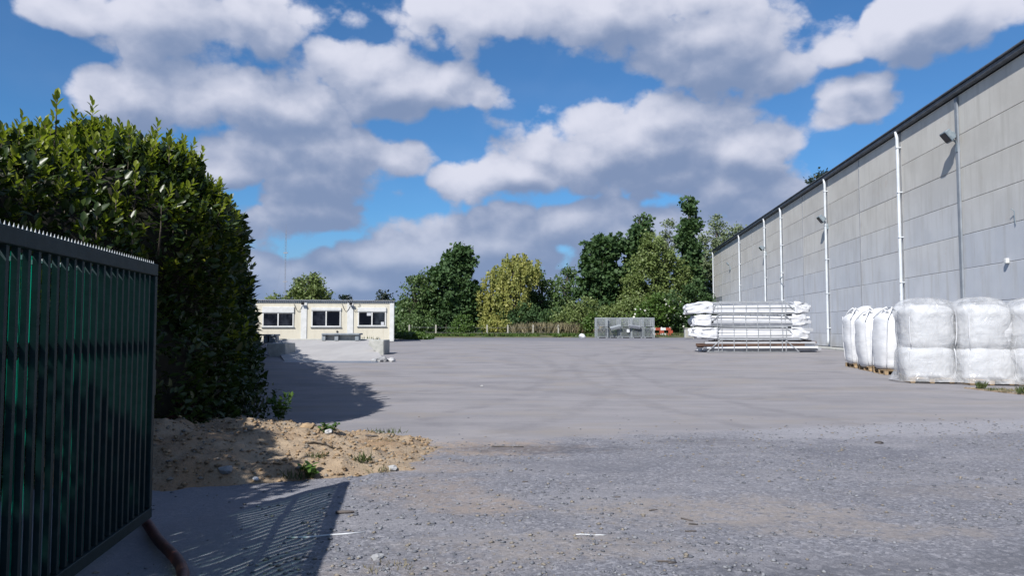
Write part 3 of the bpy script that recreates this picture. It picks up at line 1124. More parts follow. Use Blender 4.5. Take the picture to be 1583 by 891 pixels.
# ribbed roof
V, F = [], []
n = 66
for k in range(n):
    x = -.08 + (cw + .16) * k / n
    dx = (cw + .16) / n
    for (u, zz) in ((0, 0), (.35, 0), (.45, .055), (.85, .055)):
        V += [(x + u * dx, -.16, H + .15 + zz), (x + u * dx, 6.0, H + .20 + zz)]
for i in range(len(V) // 2 - 1):
    F.append((2 * i, 2 * i + 2, 2 * i + 3, 2 * i + 1))
rb = MB()
rb.add(V, F)
ro = rb.build('roof_sheet', M['roof_sheet'], cab)
so = ro.modifiers.new('thick', 'SOLIDIFY')
so.thickness = .02
for k, (a, c) in enumerate(((470, 478.5), (538.5, 547.5), (602.5, 609))):
    o = MB().b2((cp(a) - cp(404), -.045, .02), (cp(c) - cp(404), .0, H - .005)).build('cover_post', M['white_paint'], cab)
    MB().b2((cp(c) - cp(404) + .005, -.012, .02), (cp(c) - cp(404) + .035, .003, H - .01)).build('post_joint', M['joint'], o)
MB().b2((-.05, -.03, .0), (cw + .02, .02, .14)).build('base_rail', M['conc_block'], cab)
pxm = 22.54
for k, (x0, x1, yt, ym, yb) in enumerate(((414, 459.5, 472.5, 481.5, 503), (485.5, 529, 473.5, 478, 503), (554.5, 597, 473, 479.5, 502))):
    a, c = cp(x0) - cp(404), cp(x1) - cp(404)
    zt, zm, zb = [(525.5 - q) / pxm for q in (yt, ym, yb)]
    fr = MB()
    t = .075
    for lo, hi in (((a, zb), (a + t, zm)), ((c - t, zb), (c, zm)), ((a + t, zb), (c - t, zb + t)), ((a + t, zm - .05), (c - t, zm)), (((a + c) / 2 - .04, zb + t), ((a + c) / 2 + .04, zm - .05))):
        fr.b2((lo[0], -.06, lo[1]), (hi[0], .01, hi[1]))
    wf = fr.build('window', M['white_paint'], cab)
    sb = MB().b2((a - .02, -.10, zm + .003), (c + .02, .012, zt)).build('shutter_box', M['white_paint'], wf, bevel=.01)
    MB().b2((a - .06, -.09, zb - .045), (c + .06, .0, zb - .003)).build('sill', M['galv'], wf)
    for u0, u1 in ((a + t, (a + c) / 2 - .04), ((a + c) / 2 + .04, c - t)):
        MB().b2((u0 + .002, -.022, zb + t + .002), (u1 - .002, .004, zm - .052)).build('pane', M['window_glass'], wf)
    for u0, u1 in ((a + t, (a + c) / 2 - .04), ((a + c) / 2 + .04, c - t)):
        if k == 2:
            if u0 < (a + c) / 2:
                MB().b2((u1 - .30, -.0255, zm - .28), (u1 - .03, -.0235, zm - .06)).build('window_notice', M['pvc'], wf)
            else:
                MB().b2((u1 - .26, -.0255, zb + t + .01), (u1 - .06, -.0235, zb + t + .22)).build('window_notice', M['pvc'], wf)
# lamps and loose cables under the eaves
for k, x in enumerate((473, 544)):
    u = cp(x) - cp(404)
    f = MB()
    f.bar((u, -.03, H - .18), (u, -.22, H - .08), .05, .05)
    f.box((u, -.25, H - .04), (.20, .12, .16), Matrix.Rotation(R(25), 3, 'X'))
    f.build('cabin_lamp', M['dark_plastic'], cab)
    for sgn in (-1, 1) if k else (-1,):
        pts = [(u + sgn * .05, -.06, H - .2)] + [(u + sgn * (.05 + .5 * t), -.06, H - .2 - .38 * math.sin(math.pi * t)) for t in (.2, .4, .6, .8)] + [(u + sgn * .6, -.06, H - .05)]
        MB().tube(pts, .016, 6).build('cable', M['dark_plastic'], cab, True)
MB().tube([(cp(524) - cp(404), -.03, .68), (cp(524) - cp(404), .02, .68)], .07, 10).build('vent', M['dark_plastic'], cab)
# second cabin set back on the left
cb2 = empty('site_cabin', (cp(371) + .1, CY + .1, cz), 0, 'cream cabin end mostly hidden behind the left hedge', 'cabin')
MB().b2((0, 0, 0), (1.38, 4, H - .25)).build('body', M['cream'], cb2)
MB().b2((-.05, -.1, H - .245), (1.40, 4.1, H - .12)).build('roof', M['roof_sheet'], cb2)
MB().b2((1.25, -.03, .02), (1.36, .0, H - .26)).build('cover_post', M['white_paint'], cb2)

# ------------------------------------------------------------------ concrete loading ramp before the cabin
def gq(px, Y):
    return (px - 791.5) / FPX * Y
rampY0, rampY1 = 29.0, 41.5
xl0, xr0 = gq(441, rampY0), gq(596, rampY0)
xl1, xr1 = gq(420, rampY1), gq(572, rampY1)
ramp = empty('loading_ramp', ((xl0 + xr0) / 2, rampY0, gz(0, rampY0)), 0, 'broad pale concrete loading ramp rising towards the cream cabin', 'ramp')
O = ramp.location
def rl(x, y, z):
    return (x - O.x, y - O.y, z - O.z)
zt = gz(0, rampY1) + .40
zs = gz(0, rampY0)
b = MB()
b.add([rl(xl0, rampY0, zs - .1), rl(xr0, rampY0, zs - .1), rl(xr1, rampY1, zs - .1), rl(xl1, rampY1, zs - .1), rl(xl0, rampY0, zs + .012), rl(xr0, rampY0, zs + .012), rl(xr1, rampY1, zt), rl(xl1, rampY1, zt)],
      [(4, 5, 6, 7), (0, 1, 5, 4), (1, 2, 6, 5), (2, 3, 7, 6), (3, 0, 4, 7)])
M['ramp'] = simple('ramp_concrete', (.41, .40, .40), .9, (.48, .47, .465), .9, .25, 14, stretch=(1, .35, 1))
b.build('ramp_slab', M['ramp'], ramp)
b = MB()
b.add([rl(xl0 + .2, rampY0 - .9, zs - .1), rl(xr0 - .2, rampY0 - .9, zs - .1), rl(xr0 - .05, rampY0 - .003, zs - .1), rl(xl0 + .05, rampY0 - .003, zs - .1), rl(xl0 + .2, rampY0 - .9, zs - .008), rl(xr0 - .2, rampY0 - .9, zs - .008), rl(xr0 - .05, rampY0 - .003, zs + .010), rl(xl0 + .05, rampY0 - .003, zs + .010)],
      [(4, 5, 6, 7), (0, 1, 5, 4), (1, 2, 6, 5), (3, 0, 4, 7)])
M['steel_plate'] = simple('steel_lip', (.15, .18, .235), .55, (.21, .235, .28), 1.2, .1, 30)
b.build('steel_lip', M['steel_plate'], ramp)
MB().b2(rl(xl1 - .05, rampY1 + .003, zt - .9), rl(xr1 + .2, rampY1 + .35, zt + .06)).build('back_edge', M['conc_block'], ramp, bevel=.02)


def wedge_block(name, px0, px1, py0, py1, Y, label, cut=.0, depth=1.1, mt='conc_block'):
    x0, x1 = gq(px0, Y), gq(px1, Y)
    z1 = at(px0, py0, Y).z
    z0 = min(gz(0, Y) - .03, at(px0, py1, Y).z)
    o = empty(name, ((x0 + x1) / 2, Y, z0), 0, label, 'concrete block')
    hx = (x1 - x0) / 2
    h = z1 - z0
    b = MB()
    b.add([(-hx + cut, 0, 0), (hx, 0, 0), (hx, depth, 0), (-hx, depth, 0), (-hx, 0, h), (hx, 0, h), (hx, depth, h), (-hx, depth, h), (-hx, -.0, h * .72)],
          [(8, 0, 1, 5, 4), (1, 2, 6, 5), (2, 3, 7, 6), (3, 0, 8, 4, 7), (4, 5, 6, 7), (0, 3, 2, 1)])
    bk = b.build('block_body', M[mt], o, bevel=.03)
    MB().tube([(0, depth / 2 - .1, h - .02), (0, depth / 2, h + .07), (0, depth / 2 + .1, h - .02)], .015, 6).build('lifting_loop', M['steel_beam'], o, True)
    return o


wedge_block('concrete_block', 571, 594, 526, 548, 33.5, 'pale concrete block on the right corner of the loading ramp', .5, 1.6)
wedge_block('concrete_block', 414, 443, 531, 552, 32.0, 'concrete kerb block shaded by the hedge at the left of the loading ramp', .1, 1.4)
rq = at(592, 553, 28.6)
for k in range(5):
    tag(rock('stone', rq.x - .35 + .17 * k, 28.7 + .25 * (k % 2), .10 + .03 * (k % 3), M['stone'], 'broken concrete lump piled at the right front corner of the ramp', 'rubble', 'rubble lumps at the ramp corner', .8, k * 2.1), None)


def beam_block(px0, px1, py0, py1, Y, label, posts):
    x0, x1 = gq(px0, Y), gq(px1, Y)
    z1, z0 = at(px0, py0, Y).z, at(px0, py1, Y).z
    L = x1 - x0
    h = z1 - z0
    o = empty('steel_barrier', ((x0 + x1) / 2, Y, z0), R(-4), label, 'barrier')
    MB().b2((-L / 2, -.45, h - .09), (L / 2, .25, h)).build('top_plate', M['steel_beam'], o, bevel=.01)
    MB().b2((-L / 2 + .05, -.06, .06), (L / 2 - .05, -.0, h - .092)).build('web_plate', M['galv'], o)
    MB().b2((-L / 2, -.3, 0), (L / 2, .2, .058)).build('bottom_plate', M['steel_beam'], o)
    for t in posts:
        u = -L / 2 + t * L
        MB().b2((u - .1, -.36, .06), (u + .1, -.064, h - .094)).build('stiffener', M['steel_beam'], o)
    return o


beam_block(501, 560, 515.5, 528, 41.0, 'grey steel barrier beam lying across the top of the ramp', (.04, .38, .92))
beam_block(412, 431.5, 517, 531, 40.0, 'dark steel barrier box in the hedge shade at the ramp top', (.15, .6, .93))

# ------------------------------------------------------------------ bulk bags on pallets
def pallet_proto():
    o = empty('pallet', (0, 0, 0), 0, 'p', 'pallet')
    top = MB().box((0, 0, 0), (1.2, .12, .022)).mesh('deck_board', M['pallet'])
    for k in range(7):
        link('deck_board', top, o, (0, -.54 + k * .18, .133))
    blk = MB().box((0, 0, 0), (.14, .11, .082)).mesh('spacer_block', M['pallet'])
    rn = MB().box((0, 0, 0), (.11, 1.2, .02)).mesh('bottom_board', M['pallet'])
    bb = MB().box((0, 0, 0), (1.2, .09, .019)).mesh('stringer', M['pallet'])
    for u in (-.53, 0, .53):
        link('bottom_board', rn, o, (u, 0, .01))
        for q in (-.54, 0, .54):
            link('spacer_block', blk, o, (u, q, .0615))
    for q in (-.54, 0, .54):
        link('stringer', bb, o, (0, q, .1125))
    return o


def bag_mesh(w, h, seed, neck=0.0, bulge=.14, nz=30, nu=48):
    V, F = [], []
    for i in range(nz + 1):
        t = i / nz
        # profile radius
        r = 1.0 + bulge * math.sin(math.pi * t) ** .6
        edge = 1 - max(0, (.08 - t) / .08) ** 2 * .09 - max(0, (t - .84) / .16) ** 2 * (.42 if not neck else .62)
        z = h * t
        for k in range(nu):
            a = 2 * math.pi * k / nu
            ca, sa = math.cos(a), math.sin(a)
            e = .74
            x = math.copysign(abs(ca) ** e, ca)
            y = math.copysign(abs(sa) ** e, sa)
            rr = w / 2 * r * edge
            p3 = Vector((x * rr, y * rr, z))
            nrm = Vector((ca, sa, 0))
            wv = .028 * mnoise.noise(Vector((p3.x * 2.2 + seed, p3.y * 2.2, p3.z * 2.4))) + .014 * mnoise.noise(Vector((p3.x * 5 + seed, p3.y * 5, p3.z * 11))) + .016 * mnoise.noise(Vector((a * 3 + seed, 0, p3.z * 1.2)))
            p3 += nrm * wv
            p3.z += (.05 * mnoise.noise(Vector((p3.x * 2.5, p3.y * 2.5, seed))) if t > .85 else 0)
            V.append(p3)
    for i in range(nz):
        for k in range(nu):
            k2 = (k + 1) % nu
            F.append((i * nu + k, i * nu + k2, (i + 1) * nu + k2, (i + 1) * nu + k))
    V.append(Vector((0, 0, h * (1.02 if not neck else 1.0))))
    for k in range(nu):
        F.append((nz * nu + k, nz * nu + (k + 1) % nu, len(V) - 1))
    F.append(tuple(reversed(range(nu))))
    mb = MB()
    mb.add(V, F)
    return mb.mesh('bag_body', M['bag'], True)


M['seam'] = simple('bag_seam', (.68, .70, .74), .7, (.78, .79, .82), 10)


def bulk_bag(loc, rz, w, h, seed, label, group, neck=0.0):
    o = empty('bulk_bag', loc, rz, label, 'bulk bag', group)
    link('bag_body', bag_mesh(w, h, seed, neck), o)
    for sx in (-1, 1):
        for sy in (-1, 1):
            b = MB()
            pts = []
            for k in range(10):
                t = .03 + .87 * k / 9
                r = w / 2 * (1 + .10 * math.sin(math.pi * t) ** .6) * .965
                pts.append((sx * r * .93, sy * r * .93, h * t))
            b.tube(pts, .013, 5)
            b.build('corner_seam', M['seam'], o, True)
            if neck:
                lp = MB()
                c = w / 2 * .62
                lp.tube([(sx * w / 2 * .9, sy * w / 2 * .9, h * .86), (sx * c, sy * c, h * 1.0), (sx * c * .7, sy * c * .5, h * 1.06), (sx * c * .4, sy * c * .7, h * 1.0)], [.022, .03, .03, .022], 6)
                lp.build('lifting_loop', M['bag'], o, True)
    if neck:
        b = MB()
        b.tube([(0, 0, h * .93), (.03, 0, h * .99), (.10, .03, h * 1.02), (.2, .05, h * 1.0)], [.36, .20, .13, .19], 14)
        k = b.build('tied_neck', M['bag'], o, True)
        for q in k.data.vertices:
            q.co += Vector((mnoise.noise(q.co * 9 + Vector((seed, 0, 0))), mnoise.noise(q.co * 9 + Vector((0, seed, 5))), 0)) * .10
    return o


def film_mesh(w, h, seed, nz=36, nu=72):
    V, F = [], []
    for i in range(nz + 1):
        t = i / nz
        if t < .8:
            r, z = 1.0, h * t / .8 * .91
            r *= 1 + .03 * math.sin(t * 9) - .045 * math.exp(-((z / h - .45) / .05) ** 2)
        else:
            q = (t - .8) / .2
            r = math.cos(q * math.pi / 2) ** .75
            z = h * (.91 + .17 * math.sin(q * math.pi / 2))
        for k in range(nu):
            a = 2 * math.pi * k / nu
            ca, sa = math.cos(a), math.sin(a)
            e = .78
            x = math.copysign(abs(ca) ** e, ca) * w / 2 * r
            y = math.copysign(abs(sa) ** e, sa) * w / 2 * r
            n3 = Vector((ca, sa, .2))
            wv = .085 * mnoise.noise(Vector((x * 1.3 + seed, y * 1.3, z * 1.2))) + .05 * abs(mnoise.noise(Vector((x * 2.6 + seed + z, y * 2.6 - z * .6, z * 1.6)))) + .025 * mnoise.noise(Vector((a * 5 + seed, 2, z * 1.2)))
            flare = .16 * max(0, (.12 - z / h) / .12)
            V.append(Vector((x, y, max(.015, z))) + n3 * (wv + flare) * (1 if r > .2 else .2) + Vector((0, 0, .0)))
    for i in range(nz):
        for k in range(nu):
            k2 = (k + 1) % nu
            F.append((i * nu + k, i * nu + k2, (i + 1) * nu + k2, (i + 1) * nu + k))
    for q in V:
        q.z = max(q.z, .012)
    mb = MB()
    mb.add(V, F)
    return mb.mesh('film_cover', M['film'], True)


pal0 = pallet_proto()
npal = 0
def put_pallet(loc, rz, label, group, sc=.88):
    global npal
    p_ = pal0 if npal == 0 else copy_tree(pal0)
    npal += 1
    p_.location = loc
    p_.rotation_euler = (0, 0, rz)
    p_['label'] = label
    p_['group'] = group
    p_.scale = (sc, sc, 1)


RZ = math.atan2(WD.y, WD.x) - math.pi / 2
front = [(1428, 19.9), (1514, 19.35), (1600, 18.9)]
nm = ['left', 'middle', 'right']
desc = [('lower bag of the wrapped stack nearest the tall tied bags', 'upper bag of the wrapped stack nearest the tall tied bags', 'domed clear plastic film over the stack nearest the tall tied bags', 'pallet under the wrapped stack nearest the tall tied bags'),
        ('lower bag of the middle film wrapped stack', 'upper bag of the middle film wrapped stack', 'domed clear plastic film over the middle stack of bags', 'pallet under the middle wrapped stack with its corner showing'),
        ('lower bag of the wrapped stack at the right picture edge', 'upper bag of the wrapped stack at the right picture edge', 'clear plastic film over the stack cut by the right picture edge', 'pallet under the wrapped stack cut by the right picture edge')]
for k, (px, Y) in enumerate(front):
    x = gq(px, Y)
    z = gz(x, Y)
    rz = RZ + R(-6 + 5 * k)
    put_pallet((x, Y, z), rz, desc[k][3], 'pallets under the bulk bags')
    bulk_bag((x, Y, z + .146), rz, 1.14, .84, k * 7 + 1, 'white woven bulk bag, ' + desc[k][0], 'white bulk bags')
    bulk_bag((x + .02, Y, z + .93), rz + R(2), 1.15, 1.12, k * 7 + 4, 'white woven bulk bag, ' + desc[k][1], 'white bulk bags')
    o = link('film_cover', film_mesh(1.40, 2.08, k * 3.3), None, (x, Y, z + .004), (0, 0, rz))
    tag(o, 'crinkled ' + desc[k][2], 'plastic film', 'clear film covers on the bag stacks')
tall = [(1334, 25.6, 'farthest of the three uncovered tall bags'), (1357, 24.1, 'middle of the three uncovered tall bags'), (1381, 22.7, 'nearest of the three uncovered tall bags')]
for k, (px, Y, lb) in enumerate(tall):
    x = gq(px, Y)
    z = gz(x, Y)
    put_pallet((x, Y, z), RZ, 'pallet under the ' + lb, 'pallets under the bulk bags', .8)
    bulk_bag((x, Y, z + .146), RZ + R(5 * (k - 1)), 1.06, [1.80, 1.72, 1.78][k], 30 + k * 5, 'tall white bulk bag with tied neck, ' + lb, 'white bulk bags', .5)
    tb = [o_ for o_ in COL.objects if o_.get('label', '').startswith('tall white bulk bag')][-1]
    tb.rotation_euler = (R([1.5, -2, 1.0][k]), R([-2, -3, 2.5][k]), RZ + R(5 * (k - 1)))

# ------------------------------------------------------------------ stillages of white profiles
SY = 36.0
SZ = gz(0, SY)
def sx(px):
    return (px - 791.5) / FPX * SY
RX0, RX1 = sx(1087), sx(1229)
RL = RX1 - RX0
RW = .95
def rack_proto():
    o = empty('steel_rack', (0, 0, 0), 0, 'r', 'rack', 'stacked steel racks of profiles')
    h = .60
    t = .034
    posts = [.115, .155, .35, .445, .54, .63, .72, .81, .86]
    posts = [.125, .165, .295, .43, .555, .685, .815, .855]
    rail = MB().box((0, 0, 0), (RL, t, t)).mesh('rail', M['galv_pale'])
    rail_s = MB().box((0, 0, 0), (RL * .72, t, t)).mesh('rail_short', M['galv_pale'])
    post = MB().box((0, 0, 0), (.03, .03, h - 2 * t - .004)).mesh('post', M['galv_pale'])
    end = MB().box((0, 0, 0), (t, RW - t - .004, t)).mesh('cross_bar', M['galv_pale'])
    for sy in (-1, 1):
        y = sy * RW / 2
        link('rail', rail, o, (0, y, t / 2))
        link('rail', rail_s, o, (0, y, h - t / 2))
        for q in posts:
            link('post', post, o, (-RL / 2 + q * RL, y, h / 2))
        for sgn in (-1, 1):
            b = MB()
            b.bar((sgn * RL / 2 * .98, y, t), (sgn * RL * .352, y, h - t), .04, .04)
            b.build('brace', M['galv_pale'], o)
    for q in (.02, .145, .5, .83, .98):
        link('cross_bar', end, o, (-RL / 2 + q * RL, 0, t / 2))
    return o


rk0 = rack_proto()
lv = ['bottom', 'second', 'third', 'top']
PV = []
for vi in range(10):
    w_, h_ = random.choice(((.18, .12), (.20, .10), (.15, .125), (.21, .11), (.14, .09)))
    L_ = random.uniform(4.5, 5.5)
    b = MB()
    # hollow section: sole, two flanges and a web
    b.b2((-L_ / 2, -w_ / 2, 0), (L_ / 2, w_ / 2, h_ * .28))
    b.b2((-L_ / 2, -w_ / 2, h_ * .281), (L_ / 2, -w_ / 2 + .014, h_))
    b.b2((-L_ / 2, w_ / 2 - .014, h_ * .281), (L_ / 2, w_ / 2, h_))
    b.b2((-L_ / 2, -w_ * .32, h_ * .281), (L_ / 2, w_ * .2, h_ * .8))
    PV.append((L_, {c: b.mesh('profile_' + c, M[c]) for c in ('pvc', 'pvc_grey', 'pvc_brown')}))
for L in range(4):
    rz = R([1.2, -.6, .5, -.3][L])
    o = rk0 if L == 0 else copy_tree(rk0)
    zb = SZ + .02 + L * .61
    ox = (RX0 + RX1) / 2 + [.0, .03, -.02, .02][L]
    o.location = (ox, SY, zb)
    o.rotation_euler = (0, 0, rz)
    o['label'] = f'galvanised steel rack of long profiles, {lv[L]} of the stack of four'
    for lay in range(4):
        for c in range(5):
            Lp, pmv = random.choice(PV)
            if random.random() < (.06 if lay < 3 else .25):
                continue
            cname = 'pvc'
            if L == 0 and random.random() < .45:
                cname = 'pvc_brown'
            elif random.random() < (.08 if c == 0 else .3):
                cname = 'pvc_grey'  # grey tone stands in for dark voids among the white profiles
            dx = random.uniform(-1, 1) * (5.75 - Lp) / 2 + (random.uniform(.1, .55) if L == 0 else 0)
            pr = link('plastic_profile', pmv[cname], None, (ox + dx, SY - .375 + c * .18, zb + .055 + lay * .115 + random.random() * .02), (random.uniform(-.3, .3), random.uniform(-.011, .011), rz + random.uniform(-.014, .014)))
            clr = {'pvc': 'white', 'pvc_grey': 'grey', 'pvc_brown': 'dark brown'}[cname]
            tag(pr, f'long {clr} plastic profile lying in the {lv[L]} rack of the stack', 'profile', f'{clr} profiles in the {lv[L]} rack')
    if L > 0:
        for sgn in (-1, 1):
            bm = bmesh.new()
            bmesh.ops.create_cube(bm, size=1)
            bmesh.ops.subdivide_edges(bm, edges=bm.edges[:], cuts=11, use_grid_fill=True)
            wl = [1.15, .85, 1.25][L - 1] if sgn < 0 else [.85, .75, .72][L - 1]
            for q in bm.verts:
                u = q.co.x * sgn + .5                        # 0 at the inner end, 1 at the tied outer end
                k = 1 - [.30, .42, .22][(L + (sgn > 0)) % 3] * max(0, u - .35) ** 1.2
                drop = -.10 * max(0, u - .4) * ((L * 7 + sgn) % 3 - .6)
                c0 = q.co.copy()
                q.co = Vector((c0.x * wl, c0.y * 1.0 * k, c0.z * .53 * k + drop))
                sd_ = Vector((L * 3.1, sgn * 2.3, 1))
                fold = abs(mnoise.noise(Vector((q.co.x * 2.0, q.co.y * 5, q.co.z * 6)) + sd_))
                q.co += Vector((sgn * .20 * mnoise.noise(q.co * 3.5 + sd_) * u + .06 * mnoise.noise(q.co * 9 + sd_), .09 * (fold - .3), .13 * (fold - .25) * (1 if c0.z > 0 else -.8)))
            me = bpy.data.meshes.new('end_wrap')
            bm.to_mesh(me)
            bm.free()
            me.materials.append(M['wrap'])
            for f_ in me.polygons:
                f_.use_smooth = True
            cx = ox + sgn * (RL / 2 + [.05, .15, .28][L - 1] * (1 if sgn < 0 else .5) - .0)
            wr = link('end_wrap', me, None, (cx, SY - .02, zb + .30))
            tag(wr, f'white plastic wrap around the {"left" if sgn < 0 else "right"} profile ends of the {lv[L]} rack', 'plastic wrap', 'white wraps on the profile ends')

# ------------------------------------------------------------------ wire mesh crates
GY = 67.5
def cage_proto():
    o = empty('mesh_crate', (0, 0, 0), 0, 'c', 'mesh crate', 'wire mesh crates stacked two high')
    W, D, H_ = 1.0, .85, .93
    t = .04
    for x in (-1, 1):
        for y in (-1, 1):
            MB().box((x * (W / 2 - t / 2), y * (D / 2 - t / 2), H_ / 2), (t, t, H_)).build('corner_post', M['galv'], o)
    for z, nm_ in ((.12, 'lower_frame'), (H_ - t, 'upper_frame')):
        fr = MB()
        for y in (-1, 1):
            fr.box((0, y * (D / 2 - t / 2), z), (W - 2 * t - .002, t * .9, t))
        for x in (-1, 1):
            fr.box((x * (W / 2 - t / 2), 0, z), (t * .9, D - t * 2 + .03, t * .98))
        fr.build(nm_, M['galv'], o)
    MB().b2((-W / 2 + .045, -D / 2 + .045, .10), (W / 2 - .045, D / 2 - .045, .118)).build('floor_sheet', M['galv'], o)
    for y in (-1, 1):
        m_ = MB()
        yy = y * (D / 2 - .012)
        for k in range(1, 9):
            m_.box((-W / 2 + k * W / 9, yy, .51), (.015, .012, .75))
        for k in range(1, 8):
            m_.box((0, yy + .013 * y, .12 + k * .77 / 8), (W - .09, .012, .015))
        m_.build('wire_mesh', M['galv'], o)
    for x in (-1, 1):
        m_ = MB()
        xx = x * (W / 2 - .012)
        for k in range(1, 8):
            m_.box((xx, -D / 2 + k * D / 8, .51), (.012, .015, .75))
        for k in range(1, 8):
            m_.box((xx + .013 * x, 0, .12 + k * .77 / 8), (.012, D - .09, .015))
        m_.build('wire_mesh', M['galv'], o)
    for x in (-1, 1):
        MB().b2((x * .36 - .05, -D / 2 + .05, .0), (x * .36 + .05, D / 2 - .05, .098)).build('foot_runner', M['galv'], o)
    return o


cg = cage_proto()
k = 0
cxs = [(930, 0), (949, .35), (967, .1), (984, .0), (1001, -.2)]
cn = ['leftmost', 'second from left', 'middle', 'fourth from left', 'rightmost']
for i, (px, dy) in enumerate(cxs):
    for r in range(2):
        for d in range(2):
            o = cg if k == 0 else copy_tree(cg)
            k += 1
            Y = GY + dy + d * .98
            o.location = (gq(px, GY), Y, gz(0, Y) + .002 + r * .935)
            o.rotation_euler = (0, 0, R(random.uniform(-3, 3)))
            o['label'] = f'grey wire mesh crate, {"upper" if r else "lower"} one of the {cn[i]} pair in the {"rear" if d else "front"} row'
# folded sheets poking out of the crates
for (px, py, wd, an, lb) in ((951, 505, .95, 14, 'bent grey sheet resting slanted on the front of the second mesh crate'), (981, 504, 1.1, -7, 'flat grey sheet resting on the front of the fourth mesh crate')):
    q = at(px, py, GY - .58)
    o = MB().box((0, 0, 0), (wd, .30, .03)).box((0, -.15, -.10), (wd * .96, .03, .2)).build('loose_sheet', M['pvc_grey' if an < 0 else 'galv'], None, loc=q, rot=(R(24), R(-an), 0))
    tag(o, lb, 'sheet')
q = at(971, 512, GY - .46)
o = MB().box((0, 0, 0), (.26, .02, .26)).box((0, .014, .0), (.22, .02, .30)).build('paper_tag', M['litter'], None, loc=q)
tag(o, 'white paper tag hanging on the front of the middle mesh crate', 'tag')
# white sack left on the tarmac edge
bm = bmesh.new()
bmesh.ops.create_icosphere(bm, subdivisions=3, radius=.3)
for q in bm.verts:
    q.co = Vector((q.co.x * 1.0, q.co.y * .8, q.co.z * .75)) * (1 + .35 * mnoise.noise(q.co * 4))
me = bpy.data.meshes.new('white_sack')
bm.to_mesh(me)
bm.free()
me.materials.append(M['wrap'])
tag(link('white_sack', me, None, (gq(900, 67), 67, gz(0, 67) + .17)), 'crumpled white sack lying alone left of the mesh crates', 'sack')
# red and white barrier
bo = empty('road_barrier', (gq(1024, 71), 71, gz(0, 71)), 0, 'red and white striped barrier beside the mesh crates', 'barrier')
for zz in (.28, .82):
    for k in range(4):
        wd = .5
        MB().box((-.95 + k * .5, 0, zz), (wd - .004, .04, .24)).build('barrier_board', M['white_paint' if (k % 2 == 0) else 'red'], bo)
for u in (-.9, -.1, .7):
    MB().b2((u - .05, .025, 0), (u + .05, .08, 1.0)).build('barrier_post', M['white_paint'], bo)
for u in (-.3, .55):
    MB().b2((u, -.01, .41), (u + .42, .02, .69)).build('red_plate', M['red'], bo)
# greenish cabinet by the racks
ko = empty('utility_cabinet', (gq(1065, 62), 62, gz(0, 62)), 0, 'small weathered grey green cabinet behind the left rack end', 'cabinet')
MB().b2((-.33, 0, .06), (.33, .5, .86)).build('cabinet_body', M['conc_block'], ko, bevel=.02)
MB().b2((-.37, -.04, .862), (.37, .54, .92)).build('cabinet_lid', M['post_conc'], ko)
MB().b2((-.27, -.02, .12), (.27, -.002, .80)).build('cabinet_door', M['post_conc'], ko)
MB().b2((.30, -.06, 0), (.36, -.02, 1.25)).build('marker_stake', M['post_conc'], ko)

# ------------------------------------------------------------------ open gate leaf on the left
G1 = Vector((-2.67, 5.5, 0))          # free end
G0 = Vector((-2.06, 1.5, 0))          # hinge end
gl = (G1 - G0).length
gate = empty('metal_gate', G0, math.atan2((G1 - G0).y, (G1 - G0).x), 'dark green barred metal gate standing open at the left with green strips behind the bars', 'gate')
gm = M['gate_paint']
zb, ztp = .115, 1.975
MB().b2((0, -.03, ztp - .085), (gl, .03, ztp)).build('top_rail', gm, gate, bevel=.004)
MB().b2((0, -.03, zb), (gl, .03, zb + .075)).build('bottom_rail', gm, gate, bevel=.004)
MB().b2((gl - .055, -.028, zb + .077), (gl, .028, ztp - .087)).build('end_post', gm, gate, bevel=.004)
MB().b2((0, -.028, zb + .077), (.06, .028, ztp - .087)).build('hinge_post', gm, gate, bevel=.004)
bar = MB().box((0, 0, 0), (.028, .028, ztp - zb - .168)).mesh('bar', gm)
clip = MB().box((0, 0, 0), (.034, .010, .022)).mesh('strip_clip', M['galv'])
strip = None
sp = .104
n = int((gl - .1) / sp)
sh = 1.68
bs = MB()
bs.add([(-.043, .0, -sh / 2), (0, -.012, -sh / 2), (.043, 0, -sh / 2), (-.043, 0, sh / 2), (0, -.012, sh / 2), (.043, 0, sh / 2)], [(0, 1, 4, 3), (1, 2, 5, 4)])
stm = bs.mesh('green_strip', M['strip'], True)
for k in range(n):
    u = gl - .055 - sp * (k + 1) + .014
    b_ = link('bar', bar, gate, (u, -.004, (zb + ztp) / 2 - .006))
    link('strip_clip', clip, b_, (.0, .018, .80 + .012 * math.sin(k * 3.1)))
    s_ = link('green_strip', stm, gate, (u + sp / 2, .020, .20 + sh / 2 - .02 + random.uniform(-.012, .012)), (0, random.uniform(-.006, .006), random.uniform(-.1, .1)))
s_ = link('green_strip', stm, gate, (gl - .1, .020, .20 + sh / 2 - .02))
# one cross rail behind the strips
MB().b2((.06, .036, 1.42), (gl - .056, .066, 1.46)).build('cross_rail', gm, gate)
# comb of points along the top
pk = MB()
pk.add([(-.009, -.004, 0), (.009, -.004, 0), (.009, .004, 0), (-.009, .004, 0), (0, 0, .028)], [(0, 1, 4), (1, 2, 4), (2, 3, 4), (3, 0, 4)])
pkm = pk.mesh('spike', M['lamp_grey'])
for k in range(int(gl / .042)):
    link('spike', pkm, gate, (gl - .02 - k * .042, 0, ztp))
MB().b2((gl + .001, -.02, 1.0), (gl + .05, .02, 1.19)).build('latch_keeper', gm, gate, bevel=.004)
MB().b2((gl * .25, -.04, .0), (gl * .25 + .08, .04, zb - .002)).build('guide_foot', gm, gate)

